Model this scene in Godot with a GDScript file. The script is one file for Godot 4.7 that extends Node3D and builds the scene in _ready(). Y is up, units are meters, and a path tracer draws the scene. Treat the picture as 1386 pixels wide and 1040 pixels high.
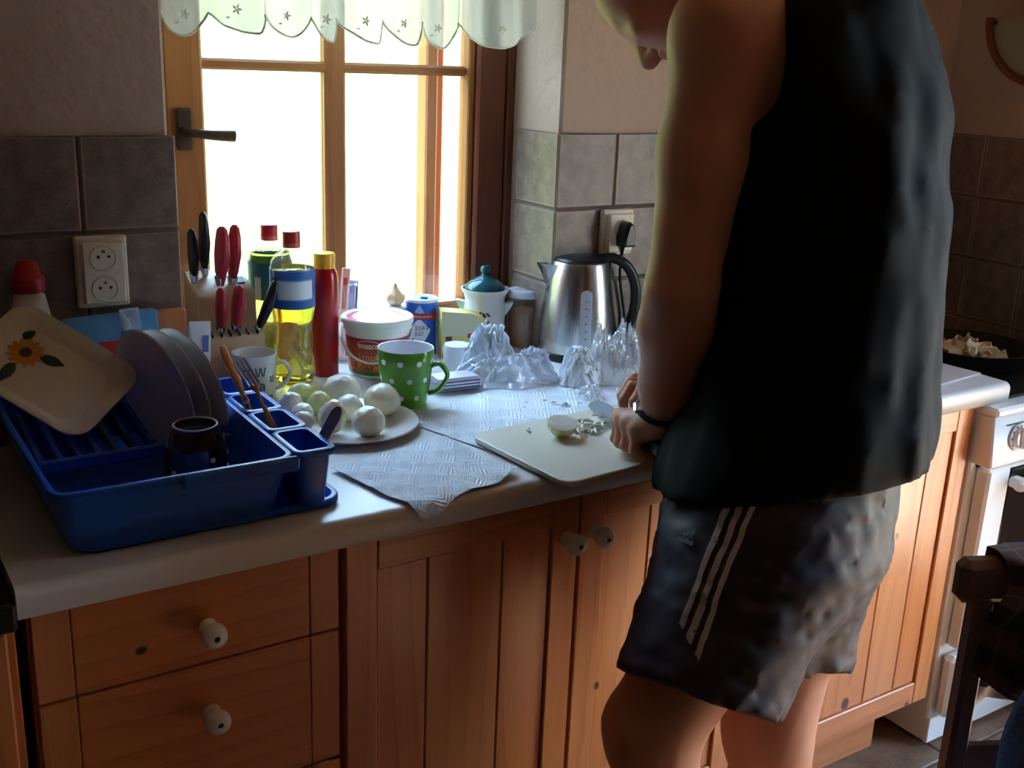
extends Node3D
# A country kitchen worktop under a window; a man in a black vest chops onions.
const YC := 0.888          # worktop surface
const ZF := 0.608          # worktop front edge
const ZD := 0.59           # cabinet door fronts
const TP := 0.1608         # wall tile pitch
const YT := 1.368          # top of the wall tiles
const XR := 2.112          # right wall
var M := {}
var used := {}
var rng := RandomNumberGenerator.new()

func _ready() -> void:
	rng.seed = 7
	# ---- camera
	var cam := Camera3D.new()
	cam.name = "camera"
	cam.position = Vector3(-0.5034, 1.5153, 1.8936)
	cam.rotation_degrees = Vector3(-16.7055, -33.5177, 2.3084)
	cam.fov = 38.80
	cam.near = 0.05
	cam.far = 200.0
	add_child(cam)
	cam.current = true
	# ---- sky and exposure
	var env := Environment.new()
	var sky := Sky.new()
	var sm := ProceduralSkyMaterial.new()
	sm.sky_top_color = Color(0.66, 0.83, 1.0)
	sm.sky_horizon_color = Color(0.86, 0.94, 1.0)
	sm.ground_bottom_color = Color(0.45, 0.5, 0.3)
	sm.ground_horizon_color = Color(0.6, 0.65, 0.45)
	sm.sky_energy_multiplier = 1.0
	sm.ground_energy_multiplier = 1.0
	sm.sun_angle_max = 1.0
	sky.sky_material = sm
	env.background_mode = Environment.BG_SKY
	env.sky = sky
	env.background_energy_multiplier = 17.0
	env.tonemap_mode = Environment.TONE_MAPPER_LINEAR
	env.tonemap_exposure = 1.3
	env.sdfgi_enabled = true
	env.ssao_enabled = true
	env.ssil_enabled = true
	var we := WorldEnvironment.new()
	we.name = "world_environment"
	we.environment = env
	add_child(we)
	# ---- sun: high on the right; it lights the garden and falls on the floor inside the glazed door in the right wall
	var sun := DirectionalLight3D.new()
	sun.name = "sun"
	sun.light_energy = 17.0
	sun.light_color = Color(1.0, 0.94, 0.85)
	sun.light_angular_distance = 1.0
	sun.shadow_enabled = true
	add_child(sun)
	sun.look_at_from_position(Vector3.ZERO, Vector3(-0.62, -0.78, 0.07), Vector3.UP)
	# ---- the place
	materials()
	shell()
	outside()
	window_unit()
	worktops()
	stove()
	tableware()
	pantry()
	chopping()
	person()
	chair_with_clothes()

# ------------------------------------------------------------------ naming and tagging
func numbered(n: String) -> String:
	if not used.has(n):
		used[n] = 0
		return n
	used[n] += 1
	return "%s_%03d" % [n, used[n]]

func tag(o: Node3D, label: String, category: String, group := "", kind := "") -> Node3D:
	o.set_meta("label", label)
	o.set_meta("category", category)
	if group: o.set_meta("group", group)
	if kind: o.set_meta("kind", kind)
	return o

func thing(n: String, label: String, category: String, at := Vector3.ZERO, group := "") -> Node3D:
	var o := Node3D.new()
	o.name = numbered(n)
	add_child(o)
	o.position = at
	return tag(o, label, category, group)

func struct(n: String, at := Vector3.ZERO) -> Node3D:
	var o := Node3D.new()
	o.name = n
	add_child(o)
	o.position = at
	o.set_meta("kind", "structure")
	return o

func put(n: String, mesh: Mesh, mat: Material, parent: Node = null, xf := Transform3D.IDENTITY) -> MeshInstance3D:
	var o := MeshInstance3D.new()
	if parent == null:
		o.name = numbered(n)
		add_child(o)
	else:
		var k := 0
		var nm := n
		while parent.has_node(nm):
			k += 1
			nm = "%s_%03d" % [n, k]
		o.name = nm
		parent.add_child(o)
	o.mesh = mesh
	o.material_override = mat
	o.transform = xf
	return o

func axes(x: Vector3, y: Vector3, at := Vector3.ZERO) -> Transform3D:
	# a frame whose y runs along «y» and whose x is as near «x» as it can be
	var yy := y.normalized()
	var zz := x.cross(yy).normalized()
	return Transform3D(Basis(yy.cross(zz), yy, zz), at)

# ------------------------------------------------------------------ mesh building
class MB:
	var p := PackedVector3Array()
	var u := PackedVector2Array()
	var g := PackedInt32Array()
	var next := 1
	func tri(a: Vector3, b: Vector3, c: Vector3, s: int, ua := Vector2.ZERO, ub := Vector2.ZERO, uc := Vector2.ZERO) -> void:
		p.append(a); p.append(b); p.append(c)
		u.append(ua); u.append(ub); u.append(uc)
		g.append(s)
	func quad(a: Vector3, b: Vector3, c: Vector3, d: Vector3, s: int, ua := Vector2.ZERO, ub := Vector2(1, 0), uc := Vector2(1, 1), ud := Vector2(0, 1)) -> void:
		tri(a, b, c, s, ua, ub, uc)
		tri(a, c, d, s, ua, uc, ud)
	func rows(r: Array, closed: bool, groups: Array = [], uv0 := Vector2.ZERO, uv1 := Vector2.ONE) -> void:
		# rows of points joined into a skin
		var base := next
		next += 1
		for i in r.size() - 1:
			var a: PackedVector3Array = r[i]
			var b: PackedVector3Array = r[i + 1]
			var n := a.size()
			var gr: int = base if groups.is_empty() else base + int(groups[i])
			next = maxi(next, gr + 1)
			var va := lerpf(uv0.y, uv1.y, float(i) / (r.size() - 1))
			var vb := lerpf(uv0.y, uv1.y, float(i + 1) / (r.size() - 1))
			var m := n if closed else n - 1
			for j in m:
				var k := (j + 1) % n
				var ja := lerpf(uv0.x, uv1.x, float(j) / m)
				var jb := lerpf(uv0.x, uv1.x, float(j + 1) / m)
				quad(a[j], a[k], b[k], b[j], gr, Vector2(ja, va), Vector2(jb, va), Vector2(jb, vb), Vector2(ja, vb))
	func fan(ring: PackedVector3Array, centre: Vector3, flip := false) -> void:
		var s := next
		next += 1
		for j in ring.size():
			var k := (j + 1) % ring.size()
			if flip: tri(ring[k], ring[j], centre, s)
			else: tri(ring[j], ring[k], centre, s)
	func lathe(prof: Array, n := 32, at := Vector3.ZERO, a0 := 0.0, a1 := TAU) -> void:
		# profile of (radius, height), from the inside or the bottom round to the end
		var r := []
		var gr := []
		var gi := 0
		var full := absf(a1 - a0) > TAU - 0.01
		for i in prof.size():
			var q: Vector2 = prof[i]
			var ring := PackedVector3Array()
			for j in (n if full else n + 1):
				var t := a0 + (a1 - a0) * j / n
				ring.append(at + Vector3(q.x * cos(t), q.y, q.x * sin(t)))
			r.append(ring)
			if i > 0:
				if i > 1:
					var d0: Vector2 = prof[i - 1] - prof[i - 2]
					var d1: Vector2 = q - prof[i - 1]
					if absf(d0.angle_to(d1)) > 0.65: gi += 1
				gr.append(gi)
		rows(r, full, gr)
	func tube(pts: Array, rad, n := 10, caps := true, flat := Vector2.ONE, up := Vector3.UP) -> void:
		# a pipe along points; rad is one radius or a list; flat squeezes its section
		var r := []
		var side := Vector3.ZERO
		for i in pts.size():
			var d: Vector3 = (pts[mini(i + 1, pts.size() - 1)] - pts[maxi(i - 1, 0)]).normalized()
			if i == 0:
				side = up.cross(d)
				if side.length() < 0.05: side = Vector3.RIGHT.cross(d)
			side = (side - d * side.dot(d)).normalized()
			var o := side.cross(d)
			var q: float = rad[i] if rad is Array else rad
			var ring := PackedVector3Array()
			for j in n:
				var t := TAU * j / n
				ring.append(pts[i] + side * cos(t) * q * flat.x + o * sin(t) * q * flat.y)
			r.append(ring)
		rows(r, true)
		if caps:
			fan(r[0], pts[0], true)
			fan(r[-1], pts[-1])
	func box(c: Vector3, s: Vector3, bev := 0.002, xf := Transform3D.IDENTITY, grain := 1, uvo := Vector2.ZERO, uvs := Vector2(4.0, 1.0)) -> void:
		# chamfered box; uv in metres, v along the grain axis
		var h := s * 0.5
		bev = minf(bev, minf(h.x, minf(h.y, h.z)) * 0.9)
		var e := h - Vector3.ONE * bev
		var v := func(sx: float, sy: float, sz: float, ax: int) -> Vector3:
			var q := Vector3(sx * e.x, sy * e.y, sz * e.z)
			q[ax] = [sx, sy, sz][ax] * h[ax]
			return xf * (c + q)
		var uvf := func(q: Vector3, ax: int) -> Vector2:
			var l := xf.affine_inverse() * q - c
			var o := [0, 1, 2]
			o.erase(ax)
			var gv: int = grain if grain != ax else o[1]
			var gu: int = o[0] if o[0] != gv else o[1]
			return Vector2(l[gu] * uvs.x, l[gv] * uvs.y) + uvo
		for ax in 3:
			var b := (ax + 1) % 3
			var d := (ax + 2) % 3
			for sg in [-1.0, 1.0]:
				var cs := []
				for k in [[-1, -1], [1, -1], [1, 1], [-1, 1]]:
					var t := [0.0, 0.0, 0.0]
					t[ax] = sg; t[b] = float(k[0]); t[d] = float(k[1])
					cs.append(v.call(t[0], t[1], t[2], ax))
				facing(cs, xf * c)
				quad(cs[0], cs[1], cs[2], cs[3], -1, uvf.call(cs[0], ax), uvf.call(cs[1], ax), uvf.call(cs[2], ax), uvf.call(cs[3], ax))
			# the four edges that run along axis ax
			for sb in [-1.0, 1.0]:
				for sd in [-1.0, 1.0]:
					var pts := []
					for q in [[-1.0, b], [1.0, b], [1.0, d], [-1.0, d]]:
						var t := [0.0, 0.0, 0.0]
						t[ax] = q[0]; t[b] = sb; t[d] = sd
						pts.append(v.call(t[0], t[1], t[2], q[1]))
					facing(pts, xf * c)
					quad(pts[0], pts[1], pts[2], pts[3], -1, uvf.call(pts[0], b), uvf.call(pts[1], b), uvf.call(pts[2], b), uvf.call(pts[3], b))
		for sx in [-1.0, 1.0]:
			for sy in [-1.0, 1.0]:
				for sz in [-1.0, 1.0]:
					var t3 := [v.call(sx, sy, sz, 0), v.call(sx, sy, sz, 1), v.call(sx, sy, sz, 2)]
					facing(t3, xf * c)
					tri(t3[0], t3[1], t3[2], -1)
	func facing(q: Array, centre: Vector3) -> void:
		# clockwise seen from outside
		var m := Vector3.ZERO
		for a in q: m += a
		if (q[1] - q[0]).cross(q[2] - q[0]).dot(m / q.size() - centre) > 0: q.reverse()
	func ball(c: Vector3, r: Vector3, n := 16, xf := Transform3D.IDENTITY) -> void:
		var rr := []
		for i in n / 2 + 1:
			var f := PI * i / (n / 2) - PI / 2
			var ring := PackedVector3Array()
			for j in n:
				var t := TAU * j / n
				ring.append(xf * (c + Vector3(r.x * cos(f) * cos(t), r.y * sin(f), r.z * cos(f) * sin(t))))
			rr.append(ring)
		rows(rr, true)
	func slab(poly: PackedVector2Array, depth: float, xf: Transform3D, bev := 0.0) -> void:
		# outline in x, y pushed out along +z, with a chamfered front edge
		var n := poly.size()
		if Geometry2D.is_polygon_clockwise(poly): poly.reverse()
		var back := PackedVector3Array(); var mid := PackedVector3Array(); var front := PackedVector3Array()
		var inner := PackedVector2Array()
		for j in n:
			var a := poly[(j + n - 1) % n]; var b := poly[j]; var c := poly[(j + 1) % n]
			var nn := ((b - a).normalized().orthogonal() + (c - b).normalized().orthogonal()).normalized()
			inner.append(b - nn * bev)
		for j in n:
			back.append(xf * Vector3(poly[j].x, poly[j].y, 0))
			mid.append(xf * Vector3(poly[j].x, poly[j].y, depth - bev))
			front.append(xf * Vector3(inner[j].x, inner[j].y, depth))
		rows([mid, back], true)
		if bev > 0: rows([front, mid], true)
		else: front = mid
		var ix := Geometry2D.triangulate_polygon(poly)
		for k in range(0, ix.size(), 3):
			var i0 := ix[k]; var i1 := ix[k + 1]; var i2 := ix[k + 2]
			if (poly[i1] - poly[i0]).cross(poly[i2] - poly[i0]) > 0:
				var sw := i1; i1 = i2; i2 = sw
			tri(front[i0], front[i1], front[i2], -1, poly[i0], poly[i1], poly[i2])
			tri(back[i0], back[i2], back[i1], -1, poly[i0], poly[i2], poly[i1])
	func sheet(nu: int, nv: int, f: Callable, th := 0.0006) -> void:
		# a thin cloth, paper or film: two skins a thickness apart, closed round the rim
		var top := []
		for i in nv + 1:
			var row := PackedVector3Array()
			for j in nu + 1: row.append(f.call(float(j) / nu, float(i) / nv))
			top.append(row)
		var bot := []
		for i in nv + 1:
			var row := PackedVector3Array()
			for j in nu + 1:
				var a: Vector3 = top[i][mini(j + 1, nu)] - top[i][maxi(j - 1, 0)]
				var b: Vector3 = top[mini(i + 1, nv)][j] - top[maxi(i - 1, 0)][j]
				row.append(top[i][j] - a.cross(b).normalized() * th)
			bot.append(row)
		rows(top, false)
		var rv := []
		for row in bot: rv.append(row)
		var s := next
		rows(rv, false)
		# turn the second skin round
		var cnt := nu * nv * 2
		var st := p.size() - cnt * 3
		for k in cnt:
			var t := p[st + k * 3 + 1]; p[st + k * 3 + 1] = p[st + k * 3 + 2]; p[st + k * 3 + 2] = t
			var t2 := u[st + k * 3 + 1]; u[st + k * 3 + 1] = u[st + k * 3 + 2]; u[st + k * 3 + 2] = t2
		for j in nu:
			quad(top[0][j + 1], top[0][j], bot[0][j], bot[0][j + 1], -1)
			quad(top[nv][j], top[nv][j + 1], bot[nv][j + 1], bot[nv][j], -1)
		for i in nv:
			quad(top[i][0], top[i + 1][0], bot[i + 1][0], bot[i][0], -1)
			quad(top[i + 1][nu], top[i][nu], bot[i][nu], bot[i + 1][nu], -1)
	func done(turn := true) -> ArrayMesh:
		var vol := 0.0
		if turn:
			for k in g.size():
				vol += p[k * 3].dot(p[k * 3 + 1].cross(p[k * 3 + 2]))
		# Godot's front faces run clockwise: the signed volume of an outward skin is negative
		var st := SurfaceTool.new()
		st.begin(Mesh.PRIMITIVE_TRIANGLES)
		var o := [0, 1, 2] if vol <= 0.0 else [0, 2, 1]
		for k in g.size():
			st.set_smooth_group(g[k] if g[k] >= 0 else -1)
			for q in o:
				st.set_uv(u[k * 3 + q])
				st.add_vertex(p[k * 3 + q])
		st.generate_normals()
		st.index()
		return st.commit()

func box_mesh(s: Vector3, bev := 0.002, grain := 1, c := Vector3.ZERO) -> ArrayMesh:
	var b := MB.new()
	b.box(c, s, bev, Transform3D.IDENTITY, grain, Vector2(rng.randf(), rng.randf()))
	return b.done()

func box_at(n: String, lo: Vector3, hi: Vector3, mat: Material, parent: Node = null, bev := 0.002, grain := 1) -> MeshInstance3D:
	var org: Vector3 = parent.position if parent is Node3D and parent.get_parent() == self else Vector3.ZERO
	return put(n, box_mesh(hi - lo, bev, grain), mat, parent, Transform3D(Basis.IDENTITY, (lo + hi) * 0.5 - org))

func lathe_mesh(prof: Array, n := 32) -> ArrayMesh:
	var b := MB.new()
	b.lathe(prof, n)
	return b.done()

func tube_mesh(pts: Array, rad, n := 10, flat := Vector2.ONE) -> ArrayMesh:
	var b := MB.new()
	b.tube(pts, rad, n, true, flat)
	return b.done()

func curve(pts: Array, n := 8) -> Array:
	# a smooth line through points
	var out := []
	for i in pts.size() - 1:
		var a: Vector3 = pts[maxi(i - 1, 0)]; var b: Vector3 = pts[i]; var c: Vector3 = pts[i + 1]; var d: Vector3 = pts[mini(i + 2, pts.size() - 1)]
		for k in n: out.append(b.cubic_interpolate(c, a, d, float(k) / n))
	out.append(pts[-1])
	return out

func letters(txt: String, size: float, depth := 0.0004, bold := false, serif := false) -> TextMesh:
	var t := TextMesh.new()
	t.text = txt
	var f := SystemFont.new()
	f.font_names = PackedStringArray(["Droid Serif" if serif else "Droid Sans"])
	if bold: f.font_weight = 700
	t.font = f
	t.font_size = 64
	t.pixel_size = size / 64.0
	t.depth = depth
	return t

func bent(tm: Mesh, radius: float) -> ArrayMesh:
	# lettering laid round an upright cylinder of that radius, facing +z
	var out := ArrayMesh.new()
	for s in tm.get_surface_count():
		var a := tm.surface_get_arrays(s)
		var v: PackedVector3Array = a[Mesh.ARRAY_VERTEX]
		var nn: PackedVector3Array = a[Mesh.ARRAY_NORMAL]
		for i in v.size():
			var t := v[i].x / radius
			v[i] = Vector3(sin(t) * (radius + v[i].z), v[i].y, cos(t) * (radius + v[i].z))
			nn[i] = nn[i].rotated(Vector3.UP, t)
		a[Mesh.ARRAY_VERTEX] = v
		a[Mesh.ARRAY_NORMAL] = nn
		a[Mesh.ARRAY_TANGENT] = null
		out.add_surface_from_arrays(Mesh.PRIMITIVE_TRIANGLES, a)
	return out

# ------------------------------------------------------------------ materials
func mat(c: Color, rough := 0.6, metal := 0.0, spec := 0.5) -> StandardMaterial3D:
	var m := StandardMaterial3D.new()
	m.albedo_color = c
	m.roughness = rough
	m.metallic = metal
	m.metallic_specular = spec
	return m

func rgb(r: int, g: int, b: int) -> Color:
	return Color(r / 255.0, g / 255.0, b / 255.0)

func noise(freq: float, oct := 4, sd := 1) -> FastNoiseLite:
	var n := FastNoiseLite.new()
	n.seed = sd
	n.frequency = freq
	n.fractal_octaves = oct
	n.noise_type = FastNoiseLite.TYPE_SIMPLEX_SMOOTH
	return n

func pine(sd: int, knots: Array, base: Color, dark: Color) -> ImageTexture:
	# 0.25 m across, 1 m along the grain
	var w := 256; var h := 768
	var im := Image.create(w, h, false, Image.FORMAT_RGB8)
	var na := noise(0.9, 2, sd); var nb := noise(2.0, 3, sd + 5); var nc := noise(14.0, 2, sd + 9)
	for y in h:
		for x in w:
			var px := x / 256.0; var py := y / 768.0
			var bend := 0.0
			var kn := 0.0
			for k in knots:
				var dx: float = (px - k.x) * 0.25; var dy: float = (py - k.y) * 1.0
				var d := sqrt(dx * dx * 1.0 + dy * dy * 0.55)
				bend += exp(-d * d / (k.z * k.z * 7.0)) * signf(dx + 0.0001) * k.z * 5.0 * exp(-absf(dx) / (k.z * 4.0))
				kn = maxf(kn, smoothstep(k.z * 1.15, k.z * 0.7, d))
			var ring := px * 5.0 + na.get_noise_2d(px * 0.8, py * 0.5) * 1.6 + bend * 9.0
			var f := fposmod(ring, 1.0)
			var late := pow(f, 3.0) * 0.30
			var fine := nc.get_noise_2d(px * 9.0, py * 0.25) * 0.20
			var tone := nb.get_noise_2d(px * 0.5, py * 0.4) * 0.22
			var t := clampf(0.22 + late + fine + tone, 0.0, 1.0)
			var c := base.lerp(dark, t)
			c = c.lerp(Color(0.23, 0.1, 0.04), kn * 0.85)
			im.set_pixel(x, y, c)
	im.generate_mipmaps()
	return ImageTexture.create_from_image(im)

func mottled(sd: int, size: int, a: Color, b: Color, rim: Color, rimw: float, freq := 3.0) -> ImageTexture:
	var im := Image.create(size, size, false, Image.FORMAT_RGB8)
	var na := noise(freq, 5, sd); var nb := noise(freq * 6.0, 3, sd + 3)
	for y in size:
		for x in size:
			var px := float(x) / size; var py := float(y) / size
			var t := clampf(0.5 + na.get_noise_2d(px, py) * 0.9 + nb.get_noise_2d(px, py) * 0.25, 0.0, 1.0)
			var c := a.lerp(b, t)
			if nb.get_noise_2d(px * 2.3 + 9.0, py * 2.3) > 0.48: c = c.darkened(0.35)
			var e := minf(minf(px, 1.0 - px), minf(py, 1.0 - py)) + nb.get_noise_2d(px * 3.0, py * 3.0) * 0.012
			c = c.lerp(rim, smoothstep(rimw, rimw * 0.25, e) * 0.75)
			im.set_pixel(x, y, c)
	im.generate_mipmaps()
	return ImageTexture.create_from_image(im)

func emboss(size: int) -> ImageTexture:
	# quilted kitchen paper: nested lozenges of raised lines
	var im := Image.create(size, size, false, Image.FORMAT_L8)
	for y in size:
		for x in size:
			var px := float(x) / size * 2.0; var py := float(y) / size * 2.0
			var cx := floorf(px); var cy := floorf(py)
			var ux := px - cx - 0.5; var uy := py - cy - 0.5
			var d := absf(ux) + absf(uy)
			if d > 0.5: d = 1.0 - d
			var v := 0.5 + 0.5 * cos(d * TAU * 8.0)
			if (int(cx) + int(cy)) % 2 == 0: v = 0.5 + 0.5 * cos((ux + uy * (1.0 if ux > 0.0 else -1.0)) * TAU * 4.0)
			im.set_pixel(x, y, Color(v, v, v))
	return ImageTexture.create_from_image(im)

func tex(m: StandardMaterial3D, t: Texture2D) -> StandardMaterial3D:
	m.albedo_texture = t
	return m

func noise_tex(freq: float, a: Color, b: Color, sd := 1, normal := false, bump := 4.0) -> NoiseTexture2D:
	var t := NoiseTexture2D.new()
	t.width = 256; t.height = 256
	t.seamless = true
	t.noise = noise(freq, 4, sd)
	if normal:
		t.as_normal_map = true
		t.bump_strength = bump
	else:
		var g := Gradient.new()
		g.set_color(0, a); g.set_color(1, b)
		t.color_ramp = g
	return t

func glassy(c: Color, a: float, rough := 0.05) -> StandardMaterial3D:
	var m := mat(Color(c.r, c.g, c.b, a), rough)
	m.transparency = BaseMaterial3D.TRANSPARENCY_ALPHA
	return m

func materials() -> void:
	var pb := rgb(220, 138, 70); var pd := rgb(170, 84, 34)
	M.pine = tex(mat(Color.WHITE, 0.34), pine(3, [Vector3(0.3, 0.22, 0.011), Vector3(0.75, 0.6, 0.008), Vector3(0.62, 0.86, 0.006)], pb, pd))
	M.pine2 = tex(mat(Color.WHITE, 0.34), pine(11, [Vector3(0.55, 0.42, 0.012), Vector3(0.15, 0.8, 0.006)], pb.lightened(0.05), pd))
	M.pine3 = tex(mat(Color.WHITE, 0.34), pine(23, [Vector3(0.8, 0.1, 0.006)], pb.lightened(0.08), pd.lightened(0.1)))
	for k in ["pine", "pine2", "pine3"]:
		M[k].clearcoat_enabled = true
		M[k].clearcoat = 0.7
		M[k].clearcoat_roughness = 0.28
	M.sash = tex(mat(Color.WHITE, 0.4), pine(31, [], rgb(176, 116, 62), rgb(128, 70, 34)))
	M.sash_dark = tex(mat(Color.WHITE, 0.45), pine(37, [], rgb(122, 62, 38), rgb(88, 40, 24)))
	M.ceiling = mat(rgb(165, 143, 122), 0.9)
	M.plaster = mat(rgb(180, 156, 138), 0.9)
	M.plaster.normal_enabled = true
	M.plaster.normal_texture = noise_tex(0.03, Color.BLACK, Color.WHITE, 5, true, 1.5)
	M.plaster.uv1_triplanar = true
	M.plaster.uv1_scale = Vector3(3, 3, 3)
	M.panelling = tex(mat(Color.WHITE, 0.6), pine(43, [], rgb(110, 66, 38), rgb(76, 42, 24)))
	M.grout = mat(rgb(112, 92, 80), 0.9)
	for k in 4:
		M["tile%d" % k] = tex(mat(Color.WHITE, 0.38), mottled(40 + k, 128, rgb(112, 92, 82), rgb(140, 120, 104), rgb(178, 150, 130), 0.045))
		M["ftile%d" % k] = tex(mat(Color.WHITE, 0.5), mottled(60 + k, 128, rgb(112, 88, 70), rgb(142, 114, 92), rgb(126, 100, 82), 0.02))
	M.laminate = mat(rgb(226, 222, 216), 0.32)
	M.darktop = mat(rgb(34, 30, 28), 0.35)
	M.ceramic = mat(rgb(236, 232, 226), 0.12)
	M.knobhole = mat(rgb(25, 18, 15), 0.5)
	M.white_plastic = mat(rgb(232, 230, 224), 0.35)
	M.black_plastic = mat(rgb(14, 13, 14), 0.35)
	M.enamel = mat(rgb(236, 238, 236), 0.22)
	M.oven_glass = mat(rgb(18, 17, 18), 0.06)
	M.steel = mat(rgb(196, 192, 190), 0.3, 1.0)
	M.bright_steel = mat(rgb(215, 215, 215), 0.16, 1.0)
	M.blade = mat(rgb(150, 152, 156), 0.38, 0.75)
	M.iron = mat(rgb(92, 80, 66), 0.42, 0.8)
	M.glass = glassy(Color(1, 1, 1), 0.03, 0.0)
	M.blue = mat(rgb(22, 92, 190), 0.34)
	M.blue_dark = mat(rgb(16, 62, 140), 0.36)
	M.black = mat(rgb(12, 12, 13), 0.5)

# ------------------------------------------------------------------ room shell
func tile_mesh(w: float, h: float, d := 0.008) -> ArrayMesh:
	var b := MB.new()
	b.box(Vector3(0, 0, -d * 0.5), Vector3(w, h, d), 0.0028, Transform3D.IDENTITY, 1, Vector2(0.5, 0.5), Vector2(1.0 / w, 1.0 / h))
	return b.done()

func shell() -> void:
	var zb := -0.008
	var x0 := 0.038; var x1 := 0.843     # window niche
	var back := struct("wall_back")
	box_at("plaster", Vector3(-3.0, -0.1, -0.34), Vector3(x0, 2.4, zb), M.plaster, back, 0.006)
	box_at("plaster", Vector3(x1 + 0.008, -0.1, -0.34), Vector3(XR + 0.3, 2.4, zb), M.plaster, back, 0.006)
	box_at("plaster", Vector3(x0, 1.98, -0.34), Vector3(x1 + 0.008, 2.4, zb), M.plaster, back)
	box_at("plaster", Vector3(x0, -0.1, -0.34), Vector3(x1 + 0.008, 0.846, zb), M.plaster, back)
	box_at("grout", Vector3(-1.6, 0.72, zb), Vector3(0.046, YT - 0.004, -0.004), M.grout, back, 0.001)
	box_at("grout", Vector3(x1 + 0.004, 0.72, zb), Vector3(XR, YT - 0.004, -0.004), M.grout, back, 0.001)
	box_at("grout", Vector3(x1 + 0.004, 0.88, -0.165), Vector3(x1 + 0.008, YT - 0.004, -0.004), M.grout, back, 0.001)
	var full := tile_mesh(TP - 0.005, TP - 0.005)
	var first := tile_mesh(0.150, TP - 0.005)
	var k := 0
	for r in 3:
		var y := YT - TP * (r + 0.5)
		for c in 7:
			put("tile", full, M["tile%d" % rng.randi_range(0, 3)], back, Transform3D(Basis.IDENTITY, Vector3(0.0492 - TP * (c + 0.5), y, 0)))
		put("tile", first, M["tile%d" % rng.randi_range(0, 3)], back, Transform3D(Basis.IDENTITY, Vector3((x1 + 0.998) * 0.5, y, 0)))
		for c in 7:
			if 0.998 + TP * (c + 0.5) < XR:
				put("tile", full, M["tile%d" % rng.randi_range(0, 3)], back, Transform3D(Basis.IDENTITY, Vector3(0.998 + TP * (c + 0.5), y, 0)))
		put("tile", full, M["tile%d" % rng.randi_range(0, 3)], back, Transform3D(Basis(Vector3(0, 0, 1), Vector3.UP, Vector3(-1, 0, 0)), Vector3(x1, y, -TP * 0.5)))
	# right wall, with the opening of the garden door
	var right := struct("wall_right")
	var dz0 := 1.05; var dz1 := 1.85
	box_at("plaster", Vector3(XR + 0.008, -0.1, -0.3), Vector3(XR + 0.28, 2.4, dz0), M.plaster, right)
	box_at("plaster", Vector3(XR + 0.008, -0.1, dz1), Vector3(XR + 0.28, 2.4, 4.8), M.plaster, right)
	box_at("plaster", Vector3(XR + 0.008, 2.05, dz0), Vector3(XR + 0.28, 2.4, dz1), M.plaster, right)
	box_at("grout", Vector3(XR + 0.004, 0.56, 0), Vector3(XR + 0.008, YT - 0.004, 0.70), M.grout, right, 0.001)
	var turn := Basis(Vector3(0, 0, 1), Vector3.UP, Vector3(-1, 0, 0))
	var cut := tile_mesh(0.126, TP - 0.005)
	for r in 5:
		var y := YT - TP * (r + 0.5)
		put("tile", cut, M["tile%d" % rng.randi_range(0, 3)], right, Transform3D(turn, Vector3(XR, y, 0.066)))
		for c in 4:
			put("tile", full, M["tile%d" % rng.randi_range(0, 3)], right, Transform3D(turn, Vector3(XR, y, 0.13 + TP * (c + 0.5))))
	var left := struct("wall_left")
	box_at("plaster", Vector3(-3.0, -0.1, -0.34), Vector3(-2.7, 2.4, 4.8), M.panelling, left)
	var front := struct("wall_front")
	box_at("plaster", Vector3(-3.0, -0.1, 4.6), Vector3(XR + 0.28, 2.4, 4.9), M.panelling, front)
	var ceil := struct("ceiling")
	box_at("boarding", Vector3(-3.0, 2.32, -0.34), Vector3(XR + 0.28, 2.5, 4.9), M.ceiling, ceil, 0.002, 0)
	# tiled floor
	var fl := struct("floor")
	box_at("grout_bed", Vector3(-2.75, -0.12, -0.1), Vector3(XR + 0.28, -0.004, 4.65), M.grout, fl)
	var fp := 0.305
	var fm := tile_mesh(fp - 0.006, fp - 0.006, 0.01)
	var lay := Basis(Vector3(1, 0, 0), Vector3(0, 0, -1), Vector3(0, 1, 0))
	for i in range(-14, 2):
		for j in range(-1, 13):
			var c := Vector3(1.575 + fp * (i + 0.5), 0.0, 0.648 + fp * (j + 0.5))
			if c.x < -2.65 or c.x > XR - 0.1: continue
			put("floor_tile", fm, M["ftile%d" % rng.randi_range(0, 3)], fl, Transform3D(lay, c))
	# garden door: glazed leaf in the right wall, out of the picture; the sun comes in here
	var d := struct("door_1")
	var xo := XR + 0.1
	for q in [[Vector3(xo, 0, dz0), Vector3(xo + 0.06, 2.05, dz0 + 0.07)], [Vector3(xo, 0, dz1 - 0.07), Vector3(xo + 0.06, 2.05, dz1)]]:
		box_at("stile", q[0], q[1], M.sash, d)
	for q in [[0.0, 0.12], [0.95, 1.0], [1.97, 2.05]]:
		box_at("rail", Vector3(xo + 0.004, q[0], dz0 + 0.07), Vector3(xo + 0.056, q[1], dz1 - 0.07), M.sash, d, 0.002, 2)
	box_at("pane", Vector3(xo + 0.028, 0.12, dz0 + 0.07), Vector3(xo + 0.032, 0.95, dz1 - 0.07), M.glass, d, 0.0)
	box_at("pane", Vector3(xo + 0.028, 1.0, dz0 + 0.07), Vector3(xo + 0.032, 1.97, dz1 - 0.07), M.glass, d, 0.0)

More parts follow.
